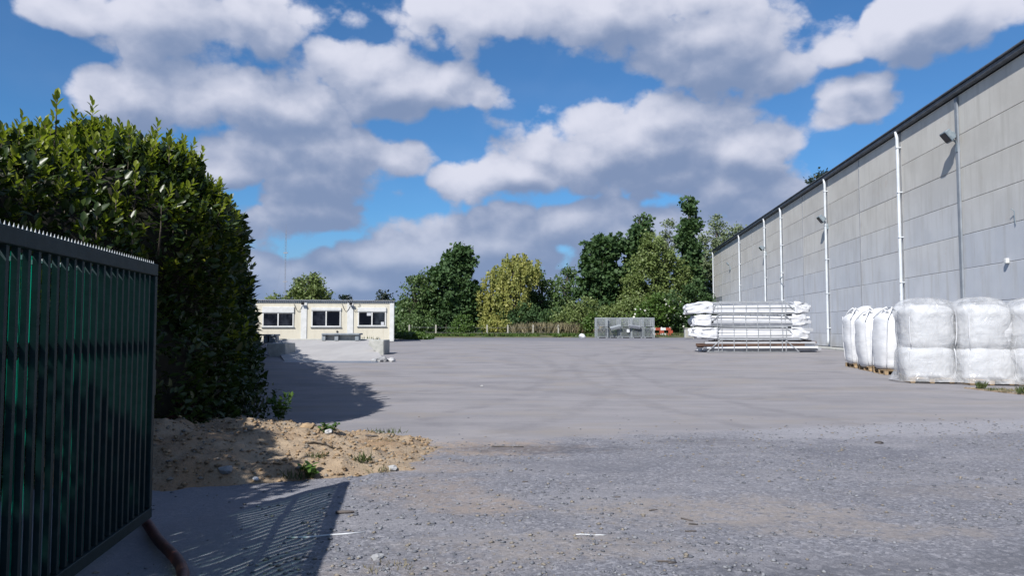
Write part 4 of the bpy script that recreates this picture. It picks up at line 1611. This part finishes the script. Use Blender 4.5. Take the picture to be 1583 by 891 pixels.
# ------------------------------------------------------------------ hoses
def hose(pts, r, label):
    b = MB()
    P = []
    q = [Vector(a) for a in pts]
    q = [q[0]] + q + [q[-1]]
    for i in range(1, len(q) - 2):
        for t in np.linspace(0, 1, 14, endpoint=False):
            p0, p1, p2, p3 = q[i - 1:i + 3]
            P.append(.5 * ((2 * p1) + (-p0 + p2) * t + (2 * p0 - 5 * p1 + 4 * p2 - p3) * t * t + (-p0 + 3 * p1 - 3 * p2 + p3) * t ** 3))
    rr = [r * (1 + .07 * (k % 2)) for k in range(len(P))]
    b.tube(P, rr, 10)
    o = b.build('ribbed_hose', M['hose'], None, True)
    return tag(o, label, 'hose')


ha, hb_, hc = gp(226, 818), gp(243, 846), gp(283, 905)
hose([(ha.x - .35, ha.y + .5, .06), (ha.x, ha.y, .05), (hb_.x, hb_.y, .04), (hc.x, hc.y, .04), (hc.x + .3, hc.y - 1.1, .035)], .034, 'thick red brown ribbed hose coming out from under the gate end')
h1, h2, h3 = gp(236, 689), gp(272, 690), gp(287, 660)
hose([(h1.x - .8, h1.y - .1, surf(h1.x - .8, h1.y) + .03), (h1.x, h1.y, surf(h1.x, h1.y) + .05), (h2.x, h2.y, surf(h2.x, h2.y) + .05), (h2.x + .15, h2.y + .12, surf(h2.x, h2.y) + .16), (h3.x - .3, h2.y + .5, surf(h3.x, h2.y + .5) + .4)], .035, 'thin red hose bending up in the dark under the hedge')

# ------------------------------------------------------------------ cherry laurel hedge
# foot of its yard side, height, lean of the face
HP = [(-3.75, -3.0, 4.2, .3), (-3.7, 1.5, 4.2, .3), (-3.8, 3.6, 4.1, .3), (-4.35, 5.6, 3.75, .3), (-4.6, 7.3, 3.5, .3), (-4.45, 8.8, 3.55, .3), (-4.05, 10.7, 4.15, .4), (-4.75, 13.0, 4.45, .5), (-7.6, 21.5, 4.2, .65), (-11.15, 31.0, 4.0, .7), (-16.2, 46.0, 3.7, .6)]
HA = np.array(HP)
seg = np.linalg.norm(np.diff(HA[:, :2], axis=0), axis=1)
cum = np.concatenate([[0], np.cumsum(seg)])
HL = cum[-1]


def hedge_at(s):
    s = np.asarray(s, dtype=float)
    out_ = [np.interp(s, cum, HA[:, i]) for i in range(4)]
    e = .6
    dx = np.interp(s + e, cum, HA[:, 0]) - np.interp(s - e, cum, HA[:, 0])
    dy = np.interp(s + e, cum, HA[:, 1]) - np.interp(s - e, cum, HA[:, 1])
    ln = np.hypot(dx, dy)
    return out_[0], out_[1], out_[2], out_[3], dx / ln, dy / ln


def vnoise(P, s, seed=0.0):
    return np.array([mnoise.noise(Vector((p[0] * s + seed, p[1] * s, p[2] * s))) for p in P])


PROF = np.array([(0, 0), (.0, .35), (.10, .66), (.38, .88), (.9, .98), (2.0, 1.0), (3.2, .97), (4.0, .82), (4.4, .5), (4.5, 0)])  # (inset from face, share of height)
PROF_LEN = np.concatenate([[0], np.cumsum(np.hypot(np.diff(PROF[:, 0]), np.diff(PROF[:, 1]) * 4))])


def hedge_surface(s, q):
    """s along the hedge, q 0..1 round its section -> points and outward normals"""
    fx, fy, h, lean, tx, ty = hedge_at(s)
    t = q * PROF_LEN[-1]
    ins = np.interp(t, PROF_LEN, PROF[:, 0])
    zz = np.interp(t, PROF_LEN, PROF[:, 1])
    d = .08
    di = np.interp(t + d, PROF_LEN, PROF[:, 0]) - np.interp(t - d, PROF_LEN, PROF[:, 0])
    dz = (np.interp(t + d, PROF_LEN, PROF[:, 1]) - np.interp(t - d, PROF_LEN, PROF[:, 1])) * 4
    ln = np.hypot(di, dz) + 1e-6
    no, nz_ = dz / ln, di / ln          # outward (towards the yard), up
    inset = ins * (.75 + .35 * lean) + lean * .25 * zz
    ox, oy = ty, -tx                      # yard side normal (right of travel)
    P = np.stack([fx - ox * inset, fy - oy * inset, zz * h + np.array([gz(a, b_) for a, b_ in zip(fx, fy)])], 1)
    N = np.stack([ox * no, oy * no, nz_], 1)
    return P, unit(N)


hedge = empty('laurel_hedge', (-4.4, 8.0, 0), 0, 'tall dark laurel hedge running along the left from behind the gate to the cabin', 'hedge')
HO = np.array([-4.4, 8.0, 0])
# solid core for branches and old leaves, inner shade put into its colour, kept well within the leaf skin
ss_ = np.linspace(0, HL, 150)
qq = np.linspace(0.0, 1, 26)
S2, Q2 = np.meshgrid(ss_, qq, indexing='ij')
P, N = hedge_surface(S2.ravel(), Q2.ravel())
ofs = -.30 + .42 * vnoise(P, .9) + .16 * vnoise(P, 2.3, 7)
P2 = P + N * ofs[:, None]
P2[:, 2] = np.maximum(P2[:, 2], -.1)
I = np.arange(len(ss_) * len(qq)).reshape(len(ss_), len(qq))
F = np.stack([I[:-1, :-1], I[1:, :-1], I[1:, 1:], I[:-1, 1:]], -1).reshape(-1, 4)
tag(link('shade_core', np_mesh('shade_core', P2 - HO, F, M['hedge_core_dark'], smooth=True), hedge), kind='stuff')


def hedge_leaves(n, s0, s1, q0, q1, Lm, simple_, up=.25, depth=.22):
    s = s0 + (s1 - s0) * RNG.random(n)
    q = q0 + (q1 - q0) * RNG.random(n)
    P, N = hedge_surface(s, q)
    lump = .42 * vnoise(P, .9) + .20 * vnoise(P, 2.3, 7)
    P = P + N * (lump - depth * RNG.random(n) ** 1.5 + .06)[:, None]
    D = N * .7 + RNG.normal(0, .55, (n, 3)) + np.array([0, 0, up])
    Nn = N * .5 + np.array([0, 0, .9]) + RNG.normal(0, .35, (n, 3))
    L = Lm * (.5 + .9 * RNG.random(n))
    keep = P[:, 2] > .02
    return leaf_cloud(P[keep] - HO, D[keep], Nn[keep], L[keep], .95, simple_)


def add_leaves(name, parts, mt):
    V = np.concatenate([a for a, _ in parts])
    off = np.cumsum([0] + [len(a) for a, _ in parts[:-1]])
    F = np.concatenate([f + o for (_, f), o in zip(parts, off)])
    return tag(link(name, np_mesh(name, V, F, mt), hedge), kind='stuff')


s_gate = cum[3]
s_c = cum[6]
add_leaves('foliage', [hedge_leaves(2600, 0, cum[1], 0, 1, .22, True), hedge_leaves(20000, cum[1], s_c, 0, .72, .118, False),
                       hedge_leaves(13000, s_c - 1.2, s_c + 5, 0, .8, .128, False), hedge_leaves(15000, s_c + 4, HL, 0, .75, .19, True),
                       hedge_leaves(2500, cum[1], s_c, .72, 1, .18, True)], M['laurel'])


def shoots(n, s0, s1, q0, q1, hmin, hmax, lf, nleaf, Lm, simple_):
    s = s0 + (s1 - s0) * RNG.random(n)
    q = q0 + (q1 - q0) * RNG.random(n)
    B, N = hedge_surface(s, q)
    lump = .42 * vnoise(B, .9) + .20 * vnoise(B, 2.3, 7)
    B = B + N * (lump - .06)[:, None]
    H_ = hmin + (hmax - hmin) * RNG.random(n) ** 1.8
    ax = unit(N * .45 + np.array([0, 0, 1.0]) + RNG.normal(0, .16, (n, 3)))
    Ps, Ds, Ns, Ls = [], [], [], []
    for k in range(nleaf):
        t = (k + .5) / nleaf
        a = k * 2.4 + RNG.random(n) * .8
        r0 = unit(np.cross(ax, np.tile([1., .1, 0], (n, 1))))
        r1 = np.cross(ax, r0)
        rad = r0 * np.cos(a)[:, None] + r1 * np.sin(a)[:, None]
        el = .25 + .75 * t
        Ps.append(B + ax * (H_ * (.15 + .85 * t))[:, None])
        Ds.append(rad * (1 - .55 * t) + ax * el)
        Ns.append(ax - rad * .4 + RNG.normal(0, .12, (n, 3)))
        Ls.append(Lm * (.75 + .5 * RNG.random(n)) * (1.05 - .3 * t))
    stem_b = B
    return leaf_cloud(np.concatenate(Ps) - HO, np.concatenate(Ds), np.concatenate(Ns), np.concatenate(Ls), .85, simple_), (B - HO, ax, H_)


st_parts = []
parts = []
for args in ((760, cum[2], s_c + 1, .16, .62, .10, .34, 0, 10, .125, False), (240, s_c, s_c + 7, .06, .6, .10, .40, 0, 10, .13, False), (700, s_c + 6, HL, .1, .6, .1, .35, 0, 7, .16, True),
             (56, cum[2], s_c + 2, .33, .6, .3, .62, 0, 15, .135, False), (60, 0, cum[1], .2, .8, .1, .4, 0, 7, .15, True)):
    lf, st = shoots(*args)
    parts.append(lf)
    st_parts.append(st)
add_leaves('young_foliage', parts, M['laurel_young'])
b = MB()
for B, ax, H_ in st_parts[:4]:
    for p0, a0, h0 in zip(B, ax, H_):
        p0 = Vector(p0)
        b.tube([p0 - Vector(a0) * .1, p0 + Vector(a0) * h0], [.006, .003], 3, False)
tag(b.build('twigs', M['bark'], hedge), kind='stuff')
# the biggest sprays: single leaves that can be picked out against the sky and over the gate
lv_, lf_ = leaf_cloud(np.zeros((1, 3)), np.array([[1., 0, 0]]), np.array([[0., 0, 1.]]), [1.0], .95)
lm1 = np_mesh('leaf', lv_, lf_, M['laurel'])
lm2 = np_mesh('leaf_young', lv_, lf_, M['laurel_young'])
nl = 0
SPR = [(88, 150, 8.9), (70, 190, 8.8), (112, 205, 9.2), (30, 215, 8.3), (200, 205, 9.6), (262, 222, 10.2), (340, 282, 10.9), (150, 215, 9.2), (12, 240, 7.9), (235, 225, 9.9), (300, 255, 10.6), (100, 320, 7.9), (150, 330, 8.0), (205, 340, 8.4), (60, 300, 7.6), (20, 330, 7.2), (180, 290, 8.6), (250, 300, 9.2), (120, 260, 8.6), (60, 250, 8.4), (210, 260, 9.2), (290, 310, 9.9), (130, 345, 7.6), (35, 350, 7.0), (325, 330, 10.4)]
for (px, py, Y) in SPR:
    # a spray: an upright shoot planted in the hedge skin
    tip = at(px, py, Y)
    base = tip - Vector((0, 0, .42))
    for k in range(12):
        t = k / 11
        a = k * 2.4 + random.random()
        d = Vector((math.cos(a) * (1 - .6 * t), math.sin(a) * (1 - .6 * t), .25 + .9 * t)).normalized()
        z = (Vector((0, 0, 1)) - d * d.z).normalized() if abs(d.z) < .98 else Vector((1, 0, 0))
        sd = z.cross(d)
        Lf = random.uniform(.10, .155)
        o = link('leaf', lm2 if (k > 3 and py < 300) else lm1, hedge)
        mtx = Matrix((d, sd, z)).transposed().to_4x4() @ Matrix.Scale(Lf, 4)
        mtx.translation = base + (tip - base) * t - Vector(HO)
        o.matrix_basis = mtx
        nl += 1
    st = MB().tube([base - Vector((.05, -.05, .35)) - Vector(HO), base - Vector(HO), tip - Vector(HO)], [.012, .009, .005], 5)
    o = st.build('stem', M['bark'], hedge, True)
# stems near the foot
for k in range(16):
    s = cum[4] - 1 + k * 1.1
    fx, fy, h, lean, tx, ty = hedge_at(s)
    x, y = fx - ty * .5, fy + tx * .5
    z = surf(x, y) if y < 12 else gz(x, y)
    MB().tube([(x - HO[0], y - HO[1], z - .1), (x - HO[0] + .05, y - HO[1], .7), (x - HO[0] - .3, y - HO[1] + .1, 1.8)], [.05, .04, .03], 7).build('trunk', M['bark'], hedge, True)
# scrubby growth along the hedge foot
for k, (px, py, Y, h, rad, lb) in enumerate(((262, 655, 10.0, .55, .5, 'dark low shrub in the shade between hedge foot and gate end'), (330, 640, 10.9, .6, .45, 'dark low shrub under the hedge behind the earth bank crest'), (392, 640, 11.4, .7, .4, 'dim scrubby bush under the hedge corner behind the bank'))):
    x = gq(px, Y)
    root = empty('scrub_bush', (x, Y, surf(x, Y)), 0, lb, 'bush')
    nn = 420
    P = np.stack([RNG.normal(0, rad * .5, nn), RNG.normal(0, rad * .4, nn), np.abs(RNG.normal(h * .4, h * .28, nn))], 1)
    V, F = leaf_cloud(P, RNG.normal(0, 1, (nn, 3)) + np.array([0, 0, .4]), np.array([0, 0, 1.]) + RNG.normal(0, .5, (nn, 3)), .05 + .06 * RNG.random(nn), 1, True)
    tag(link('foliage', np_mesh('scrub_foliage', V, F, M['laurel']), root), kind='stuff')
    b = MB()
    for q in range(6):
        a = q * 1.05
        b.tube([(0, 0, -.05), (math.cos(a) * rad * .5, math.sin(a) * rad * .4, h * .7)], [.012, .005], 5)
    b.build('stem', M['bark'], root, True)

# ------------------------------------------------------------------ trees
M['leaf_dark'] = leaf_mat('dark_green_leaf', (.036, .080, .028), (.078, .140, .046), (.056, .100, .032), .6, .24, spec=.2)
M['leaf_mid'] = leaf_mat('mid_green_leaf', (0.054, 0.102, 0.029), (0.102, 0.162, 0.048), (0.072, 0.114, 0.034), .5, .22)
M['leaf_olive'] = leaf_mat('olive_green_leaf', (0.111, 0.150, 0.042), (0.182, 0.215, 0.078), (0.130, 0.169, 0.049), .55, .25)
M['leaf_willow'] = leaf_mat('yellow_willow_leaf', (.21, .215, .05), (.33, .31, .085), (.15, .18, .05), .55, .32)
M['leaf_pale'] = leaf_mat('pale_silver_leaf', (0.143, 0.189, 0.091), (0.221, 0.260, 0.143), (0.117, 0.163, 0.072), .55, .25)
M['leaf_bright'] = leaf_mat('bright_green_leaf', (0.061, 0.127, 0.020), (0.110, 0.187, 0.033), (0.077, 0.132, 0.028), .45, .25)
M['leaf_black'] = leaf_mat('dark_pine_leaf', (.012, .026, .018), (.024, .045, .028), (.02, .035, .022), .5, .1)
M['blossom'] = simple('white_blossom', (.75, .74, .66), .7, (.62, .62, .52), 3)


def tree(px, Y, blobs, mt, label, leaf=.22, dens=1.0, name='tree', group=None, droop=False, trunk_r=.22, clump=.55, per=34, base_z=None, cat='tree', inner=True):
    """blobs: (px, py, rx, ry) of crown masses in photo pixels at distance Y, made metric here"""
    gx = gq(px, Y)
    g0 = gz(gx, min(Y, 80)) if base_z is None else base_z
    root = empty(name, (gx, Y, g0), 0, label, cat, group)
    O = Vector((gx, Y, g0))
    sc = Y / FPX
    Ps, Ds = [], []
    tops = []
    for (bx_, by_, rx, ry) in blobs:
        c = at(bx_, by_, Y) - O
        a, bz_ = rx * sc, ry * sc
        dep = min(a, bz_ * 1.2, 5.0) if a > 0 else 1
        c = c + Vector((0, random.uniform(-.35, .35) * dep, 0))
        tops.append((c, a, bz_, dep))
        area = a * bz_ + a * dep + bz_ * dep
        nc = max(6, int(area * 7.0 * dens / (clump / .55) ** 2))
        q = RNG.normal(0, 1, (nc, 3))
        q = unit(q) * (.35 + .65 * RNG.random((nc, 1)) ** .45)
        lump = 1 + .30 * np.array([mnoise.noise(Vector(u) * 2.3 + Vector((bx_, by_, 0))) for u in q])[:, None]
        q = q * lump
        C = q * np.array([a, dep, bz_]) + np.array(c)
        C[:, 2] = np.maximum(C[:, 2], .15)
        per_ = np.maximum(4, (per * (.45 + .9 * RNG.random(nc))).astype(int))
        idx = np.repeat(np.arange(nc), per_)
        m_ = len(idx)
        sig = clump * (.55 + .6 * RNG.random(nc))[idx][:, None]
        if droop:
            hang = RNG.random((m_, 1)) ** 1.2
            off = RNG.normal(0, 1, (m_, 3)) * np.array([.22, .22, .18]) * sig
            off[:, 2:3] -= hang * 2.6 * sig
            D = np.tile([0., 0., -1.], (m_, 1)) + RNG.normal(0, .3, (m_, 3))
        else:
            off = RNG.normal(0, .55, (m_, 3)) * sig * np.array([1, 1, .75])
            D = RNG.normal(0, 1, (m_, 3)) + q[idx] * .6
        Ps.append(C[idx] + off)
        Ds.append(D)
    P = np.concatenate(Ps)
    D = np.concatenate(Ds)
    P[:, 2] = np.maximum(P[:, 2], .08)
    n = len(P)
    V, F = leaf_cloud(P, D, RNG.normal(0, .7, (n, 3)) + np.array([-.15, -.35, .65]), leaf * 1.2 * (.55 + .9 * RNG.random(n)), 1.4, True)
    tag(link('crown', np_mesh('crown', V, F, mt), root), kind='stuff')
    zt_ = max(c.z + b_ * .5 for c, a, b_, d in tops)
    hgt = max(.5, zt_)
    pts = [(0, 0, -.2), (.04 * hgt * random.uniform(-.4, .4), 0, hgt * .35), (tops[0][0].x * .4, 0, hgt * .7), (tops[0][0].x * .6, 0, hgt)]
    MB().tube(pts, [trunk_r * 1.25, trunk_r, trunk_r * .6, trunk_r * .15], 8).build('trunk', M['bark'], root, True)
    if hgt > 3:
        for (c, a, b_, d) in tops:
            for k in range(3):
                z0 = hgt * random.uniform(.2, .55)
                z0 = min(z0, max(.4, c.z - b_ * .3))
                tgt = c + Vector((random.uniform(-.6, .6) * a, random.uniform(-.6, .6) * d, random.uniform(-.1, .75) * b_))
                mid = Vector((tgt.x * .45, tgt.y * .45, z0 + (tgt.z - z0) * .6))
                MB().tube([(pts[1][0] * .6, 0, z0), mid, tgt], [trunk_r * .42, trunk_r * .26, trunk_r * .06], 5).build('limb', M['bark'], root, True)
    return root


TY = 82
tree(640, 80, [(642, 470, 26, 40), (630, 488, 17, 30), (662, 478, 20, 36), (655, 445, 16, 26), (640, 440, 12, 16)], M['leaf_mid'], 'loose grey green tree just right of the cabin', .20, .8)
tree(700, 81, [(706, 420, 24, 38), (690, 450, 30, 42), (712, 460, 30, 46), (675, 432, 14, 20), (725, 400, 10, 16), (712, 392, 12, 13), (688, 480, 30, 24), (735, 480, 16, 24)], M['leaf_dark'], 'tall dark green tree between the grey green tree and the yellow willow', .30, 1.0)
tree(795, 80, [(790, 420, 34, 26), (765, 440, 22, 26), (815, 415, 22, 20), (790, 455, 34, 28), (760, 472, 20, 20), (800, 400, 20, 12), (770, 490, 24, 16), (748, 458, 12, 18)], M['leaf_willow'], 'yellow green weeping willow in the middle of the tree row', .17, 1.15, droop=True, per=44)
tree(838, 83, [(838, 455, 22, 34), (855, 475, 20, 26), (820, 470, 16, 30), (830, 430, 12, 16)], M['leaf_mid'], 'mid green tree leaning out behind the right side of the willow', .2, .9)
tree(878, 90, [(876, 432, 16, 20), (868, 455, 18, 30), (888, 450, 14, 26)], M['leaf_mid'], 'small open blue green tree between the willow and the dark trees', .2, .75, clump=.6)
tree(925, 84, [(912, 400, 16, 24), (930, 388, 22, 24), (948, 382, 16, 20), (925, 430, 26, 34), (945, 445, 22, 34), (910, 455, 22, 30), (935, 480, 30, 24)], M['leaf_dark'], 'broad dark green tree left of the pointed one', .34, 1.0)
tree(985, 84, [(992, 345, 9, 12), (988, 365, 14, 16), (984, 388, 18, 20), (980, 412, 20, 24), (975, 440, 20, 28)], M['leaf_dark'], 'pointed dark green tree rising behind the olive tree', .32, 1.05)
tree(1015, 80, [(1012, 400, 26, 32), (1000, 430, 34, 36), (1035, 425, 30, 40), (985, 465, 28, 32), (1020, 470, 40, 30), (1052, 460, 20, 36), (1010, 375, 14, 14)], M['leaf_olive'], 'broad olive green tree in front of the pointed and spindly trees', .2, 1.1)
tree(1030, 92, [(1030, 355, 11, 16), (1034, 380, 16, 22), (1022, 368, 8, 14)], M['leaf_pale'], 'thin pale treetop between the pointed tree and the spindly dark tree', .18, .6, clump=.5)
tree(1066, 83, [(1065, 318, 7, 10), (1068, 326, 7, 7), (1066, 352, 12, 13), (1074, 345, 8, 8), (1060, 372, 13, 16), (1070, 390, 13, 20), (1062, 420, 16, 26), (1070, 450, 16, 30)], M['leaf_dark'], 'spindly tall dark tree with a tuft of leaves above a bare gap', .34, 1.1, clump=.45)
tree(1105, 92, [(1112, 352, 14, 17), (1095, 395, 20, 34), (1118, 385, 18, 26), (1105, 430, 26, 34), (1085, 420, 16, 40), (1136, 362, 11, 14), (1100, 475, 26, 30), (1150, 372, 9, 12)], M['leaf_pale'], 'tall pale grey green tree right behind the warehouse corner', .19, 1.0)
for (px, Y, bl, mt, lb, lf) in (
        (716, 75, [(716, 503, 16, 14), (706, 511, 10, 8)], 'leaf_bright', 'rounded bright green bush in front of the tall dark tree', .15),
        (640, 77, [(640, 500, 24, 14), (660, 503, 16, 12)], 'leaf_mid', 'low scrub at the foot of the grey green tree', .15),
        (770, 76.5, [(768, 503, 22, 10), (752, 500, 12, 10)], 'leaf_willow', 'yellowish scrub under the willow', .14),
        (690, 79, [(690, 498, 22, 18)], 'leaf_dark', 'dark scrub at the foot of the tall dark tree', .18),
        (815, 78, [(815, 490, 34, 20), (850, 495, 22, 15), (800, 500, 20, 10)], 'leaf_dark', 'dark undergrowth right of the willow trunk', .17),
        (890, 77, [(885, 490, 26, 20), (868, 498, 18, 12), (905, 480, 18, 24)], 'leaf_olive', 'olive scrub left of the wire mesh crates', .16),
        (912, 74.5, [(914, 497, 9, 14), (908, 505, 8, 9)], 'leaf_bright', 'bright green sapling at the left end of the mesh crates', .16),
        (965, 77, [(960, 488, 36, 18), (985, 480, 24, 20)], 'leaf_olive', 'olive green scrub right behind the mesh crates', .17),
        (1005, 74, [(1000, 485, 20, 18), (1020, 478, 22, 24), (1010, 502, 22, 12)], 'leaf_bright', 'bright green leafy bush behind the right end of the mesh crates', .19),
        (1045, 75, [(1040, 478, 20, 28), (1052, 495, 14, 20), (1030, 498, 16, 14)], 'leaf_dark', 'dark green bush behind the red and white barrier', .19),
        (1075, 78, [(1075, 470, 20, 40), (1090, 490, 18, 30)], 'leaf_dark', 'dark bush behind the left end of the racks', .19)):
    tree(px, Y, bl, M[mt], lb, lf, 1.15, 'bush', None, False, .06, .5, 34, cat='bush')
# white flowers in the bushes
for (px, py, Y, n, rx, rz_, lb) in ((990, 482, 72.3, 16, 2.2, .9, 'white blossom sprinkled over the bush behind the crates'), (1045, 485, 73.0, 22, 1.0, 1.4, 'white blossom sprinkled over the dark bush behind the barrier')):
    c = at(px, py, Y)
    P = RNG.normal(0, .6, (n, 3)) * np.array([rx, .4, rz_])
    V, F = leaf_cloud(P, RNG.normal(0, 1, (n, 3)), RNG.normal(0, 1, (n, 3)), .16 + .1 * RNG.random(n), 1.8, True)
    tag(link('blossom', np_mesh('blossom', V, F, M['blossom']), None, c), lb, 'blossom', kind='stuff')
# beyond the cabin
tree(485, 78, [(482, 448, 22, 22), (470, 452, 18, 18), (495, 455, 14, 16), (455, 460, 14, 12), (483, 432, 8, 10), (430, 462, 14, 8), (505, 458, 7, 12)], M['leaf_olive'], 'green tree rising behind the left half of the cabin roof', .2, 1.0)
tree(461, 95, [(461, 436, 4, 8), (461, 450, 5, 9)], M['leaf_black'], 'small dark treetop left of the green tree behind the cabin', .25, 1.0)
tree(594, 95, [(594, 459, 11, 5), (594, 468, 9, 6)], M['leaf_black'], 'small dark rounded treetop above the right end of the cabin', .25, 1.2)
tree(536, 110, [(534, 461, 6, 3), (540, 470, 8, 5)], M['leaf_black'], 'tiny dark treetop just above the middle of the cabin roof', .25, 1.0)
# treetops above the warehouse roof
tree(1262, 70, [(1257, 280, 3.5, 3.5), (1259, 292, 4, 7), (1258, 310, 5, 12)], M['leaf_black'], 'dark treetop just showing over the warehouse roof, the left of two', .22, 1.1, base_z=.5)
tree(1276, 70, [(1272, 271, 4.5, 4), (1277, 282, 5, 8), (1276, 300, 6, 14)], M['leaf_black'], 'dark treetop just showing over the warehouse roof, the right of two', .22, 1.1, base_z=.5)
# a far wood closing the view between the trunks
m_far = []
for k in range(70):
    m_far.append(k)
Pn = 26000
P = np.stack([RNG.uniform(-75, 90, Pn), RNG.uniform(104, 116, Pn), .62 + 4.6 * RNG.random(Pn) ** .8], 1)
P[:, 2] *= 1 + .25 * np.array([mnoise.noise(Vector((a * .12, 0, 0))) for a in P[:, 0]])
V, F = leaf_cloud(P, RNG.normal(0, 1, (Pn, 3)), RNG.normal(0, .7, (Pn, 3)) + np.array([0, -.4, .6]), .5 + .4 * RNG.random(Pn), 1.4, True)
tag(link('far_wood', np_mesh('far_wood', V, F, M['leaf_dark'])), 'low dark wood filling the gaps behind the row of trees', 'wood', kind='stuff')

# ------------------------------------------------------------------ verge growth and fence
def verge_blades(name, n, x0, x1, y0, y1, h, mt, wide, label, cat):
    P = np.stack([RNG.uniform(x0, x1, n), RNG.uniform(y0, y1, n), np.full(n, gz(0, 80) + .05)], 1)
    keep = np.array([mnoise.noise(Vector((a * .5, b_ * .5, 1))) for a, b_, _ in P]) > -.25
    P = P[keep]
    n = len(P)
    dr = np.stack([RNG.normal(0, .35, n), RNG.normal(0, .35, n), np.ones(n)], 1)
    V, F = leaf_cloud(P, dr, RNG.normal(0, 1, (n, 3)), h * (.4 + .8 * RNG.random(n)), wide, True)
    return tag(link(name, np_mesh(name, V, F, mt)), label, cat, kind='stuff')


verge_blades('verge_grass', 9000, gq(612, 71), gq(1075, 73), 70.3, 74, .42, M['grass'], .35, 'rough green grass along the far edge of the yard', 'grass')
verge_blades('ground_ivy', 6000, gq(612, 71), gq(935, 71), 70.2, 72.3, .34, M['leaf_bright'], 1.1, 'low leafy growth along the far edge of the yard', 'ground cover')
verge_blades('dry_reeds', 5200, gq(795, 76), gq(925, 76), 74.5, 77, 1.35, M['dry_grass'], .12, 'pale dry reeds standing behind the verge right of the willow', 'reeds')
x0, x1 = gq(611, 58), gq(662, 58)
P = np.stack([RNG.uniform(x0, x1, 2600), RNG.uniform(57, 63, 2600), np.full(2600, .64)], 1)
P[:, 2] += .5 * RNG.random(2600) * np.clip((x1 + .3 - P[:, 0]) / 1.2, 0, 1)
V, F = leaf_cloud(P, RNG.normal(0, 1, (2600, 3)) + np.array([0, 0, .8]), np.array([0, 0, 1.]) + RNG.normal(0, .5, (2600, 3)), .16 + .12 * RNG.random(2600), 1.1, True)
tag(link('bramble_patch', np_mesh('bramble_patch', V, F, M['leaf_bright'])), 'low bramble patch beside the right end of the cabin', 'ground cover', kind='stuff')
q = at(556, 527, 43.5)
blades(120, .8, .55, M['grass'], 'grass_tuft', (gq(566, 44.0), 44.0, gz(0, 44) + .02), 'grass growing behind the ramp at the right end of the steel beam', 'grass tuft')

pn = {633: 'leftmost', 674: 'in front of the tall dark tree', 753: 'left of the willow trunk', 785: 'in front of the willow', 824: 'right of the willow', 863: 'among the dry reeds'}
for px, lb in pn.items():
    x = gq(px, 74.3)
    po = MB()
    po.b2((-.07, -.07, -.3), (.07, .07, 1.15)).add([(-.07, -.07, 1.15), (.07, -.07, 1.15), (.07, .07, 1.15), (-.07, .07, 1.15), (0, 0, 1.22)], [(0, 1, 4), (1, 2, 4), (2, 3, 4), (3, 0, 4)])
    tag(po.build('fence_post', M['post_conc'], None, loc=(x, 74.3, .66)), f'pale fence post on the verge, {lb}', 'fence post', 'fence posts along the far verge')
for z in (1.1, 1.6):
    b = MB()
    b.tube([(gq(633, 74.3), 74.39, z), (gq(753, 74.3), 74.39, z - .04), (gq(863, 74.3), 74.39, z)], .008, 5)
    tag(b.build('fence_wire', M['mast'], None), ('upper' if z > 1.3 else 'lower') + ' thin wire strung along the pale fence posts', 'wire')

# ------------------------------------------------------------------ far lattice mast
MY = 330
mx0 = gq(440, MY)
mtop = at(440, 348, MY).z
ms = empty('radio_mast', (mx0, MY, .6), 0, 'thin grey lattice mast far away behind the cabin roof', 'mast')
for (dx, dy) in ((-.28, 0), (.28, 0), (0, .45)):
    MB().tube([(dx, dy, 0), (dx, dy, mtop - 3)], .045, 5).build('mast_leg', M['mast'], ms)
b = MB()
k = 0
z = 0.0
while z < mtop - 4:
    a, c = ((-.28, 0), (.28, 0)) if k % 2 else ((.28, 0), (-.28, 0))
    b.tube([(a[0], a[1], z), (c[0], c[1], z + .8)], .025, 4, False)
    b.tube([(a[0], a[1], z), (0, .45, z + .8)], .025, 4, False)
    z += .8
    k += 1
tag(b.build('lattice_bracing', M['mast'], ms), kind='stuff')
MB().tube([(0, .15, mtop - 3), (0, .15, mtop)], .05, 5).build('aerial', M['mast'], ms)
for z in (mtop * .45, mtop * .72):
    MB().b2((-.9, -.1, z), (.9, .3, z + .5)).build('antenna_bracket', M['mast'], ms)
for sx_ in (-1, 1):
    MB().tube([(sx_ * .28, 0, mtop * .85), (sx_ * 7, 2, 0)], .018, 4).build('guy_wire', M['mast'], ms)


# ------------------------------------------------------------------ base colours set against the exposure
TUNE = {'yard_surface': (.612, .602, .632), 'precast_panel': (.735, .75, .775), 'sandy_soil': (.86, .85, .86), 'dry_soil_clod': (.88, .86, .84), 'pale_chipping': (.66, .66, .67), 'grey_chipping': (.62, .62, .63), 'brown_chipping': (.6, .6, .6), 'yellow_willow_leaf': (1.0, 1.02, 1.0),
        'dark_green_leaf': (.88, .86, .95), 'laurel_young_leaf': (.95, .93, .9), 'green_plastic_strip': (.95, .95, 1.0), 'laurel_leaf': (.9, .88, .85), 'mid_green_leaf': (.95, .95, .98), 'olive_green_leaf': (.9, .95, .9), 'pale_silver_leaf': (.9, .9, .95), 'roof_sheet': (.9, .9, .9)}
for m in bpy.data.materials:
    k = TUNE.get(m.name, (.735, .735, .735))
    T = NT(m.node_tree)
    for nd in list(m.node_tree.nodes):
        if nd.type not in ('BSDF_PRINCIPLED', 'BSDF_TRANSLUCENT'):
            continue
        inp = nd.inputs[0]
        if inp.is_linked:
            src = inp.links[0].from_socket
            T.put(inp, T.mix(1.0, src, (*k, 1), 'MULTIPLY'))
        else:
            c = inp.default_value
            inp.default_value = (c[0] * k[0], c[1] * k[1], c[2] * k[2], 1)
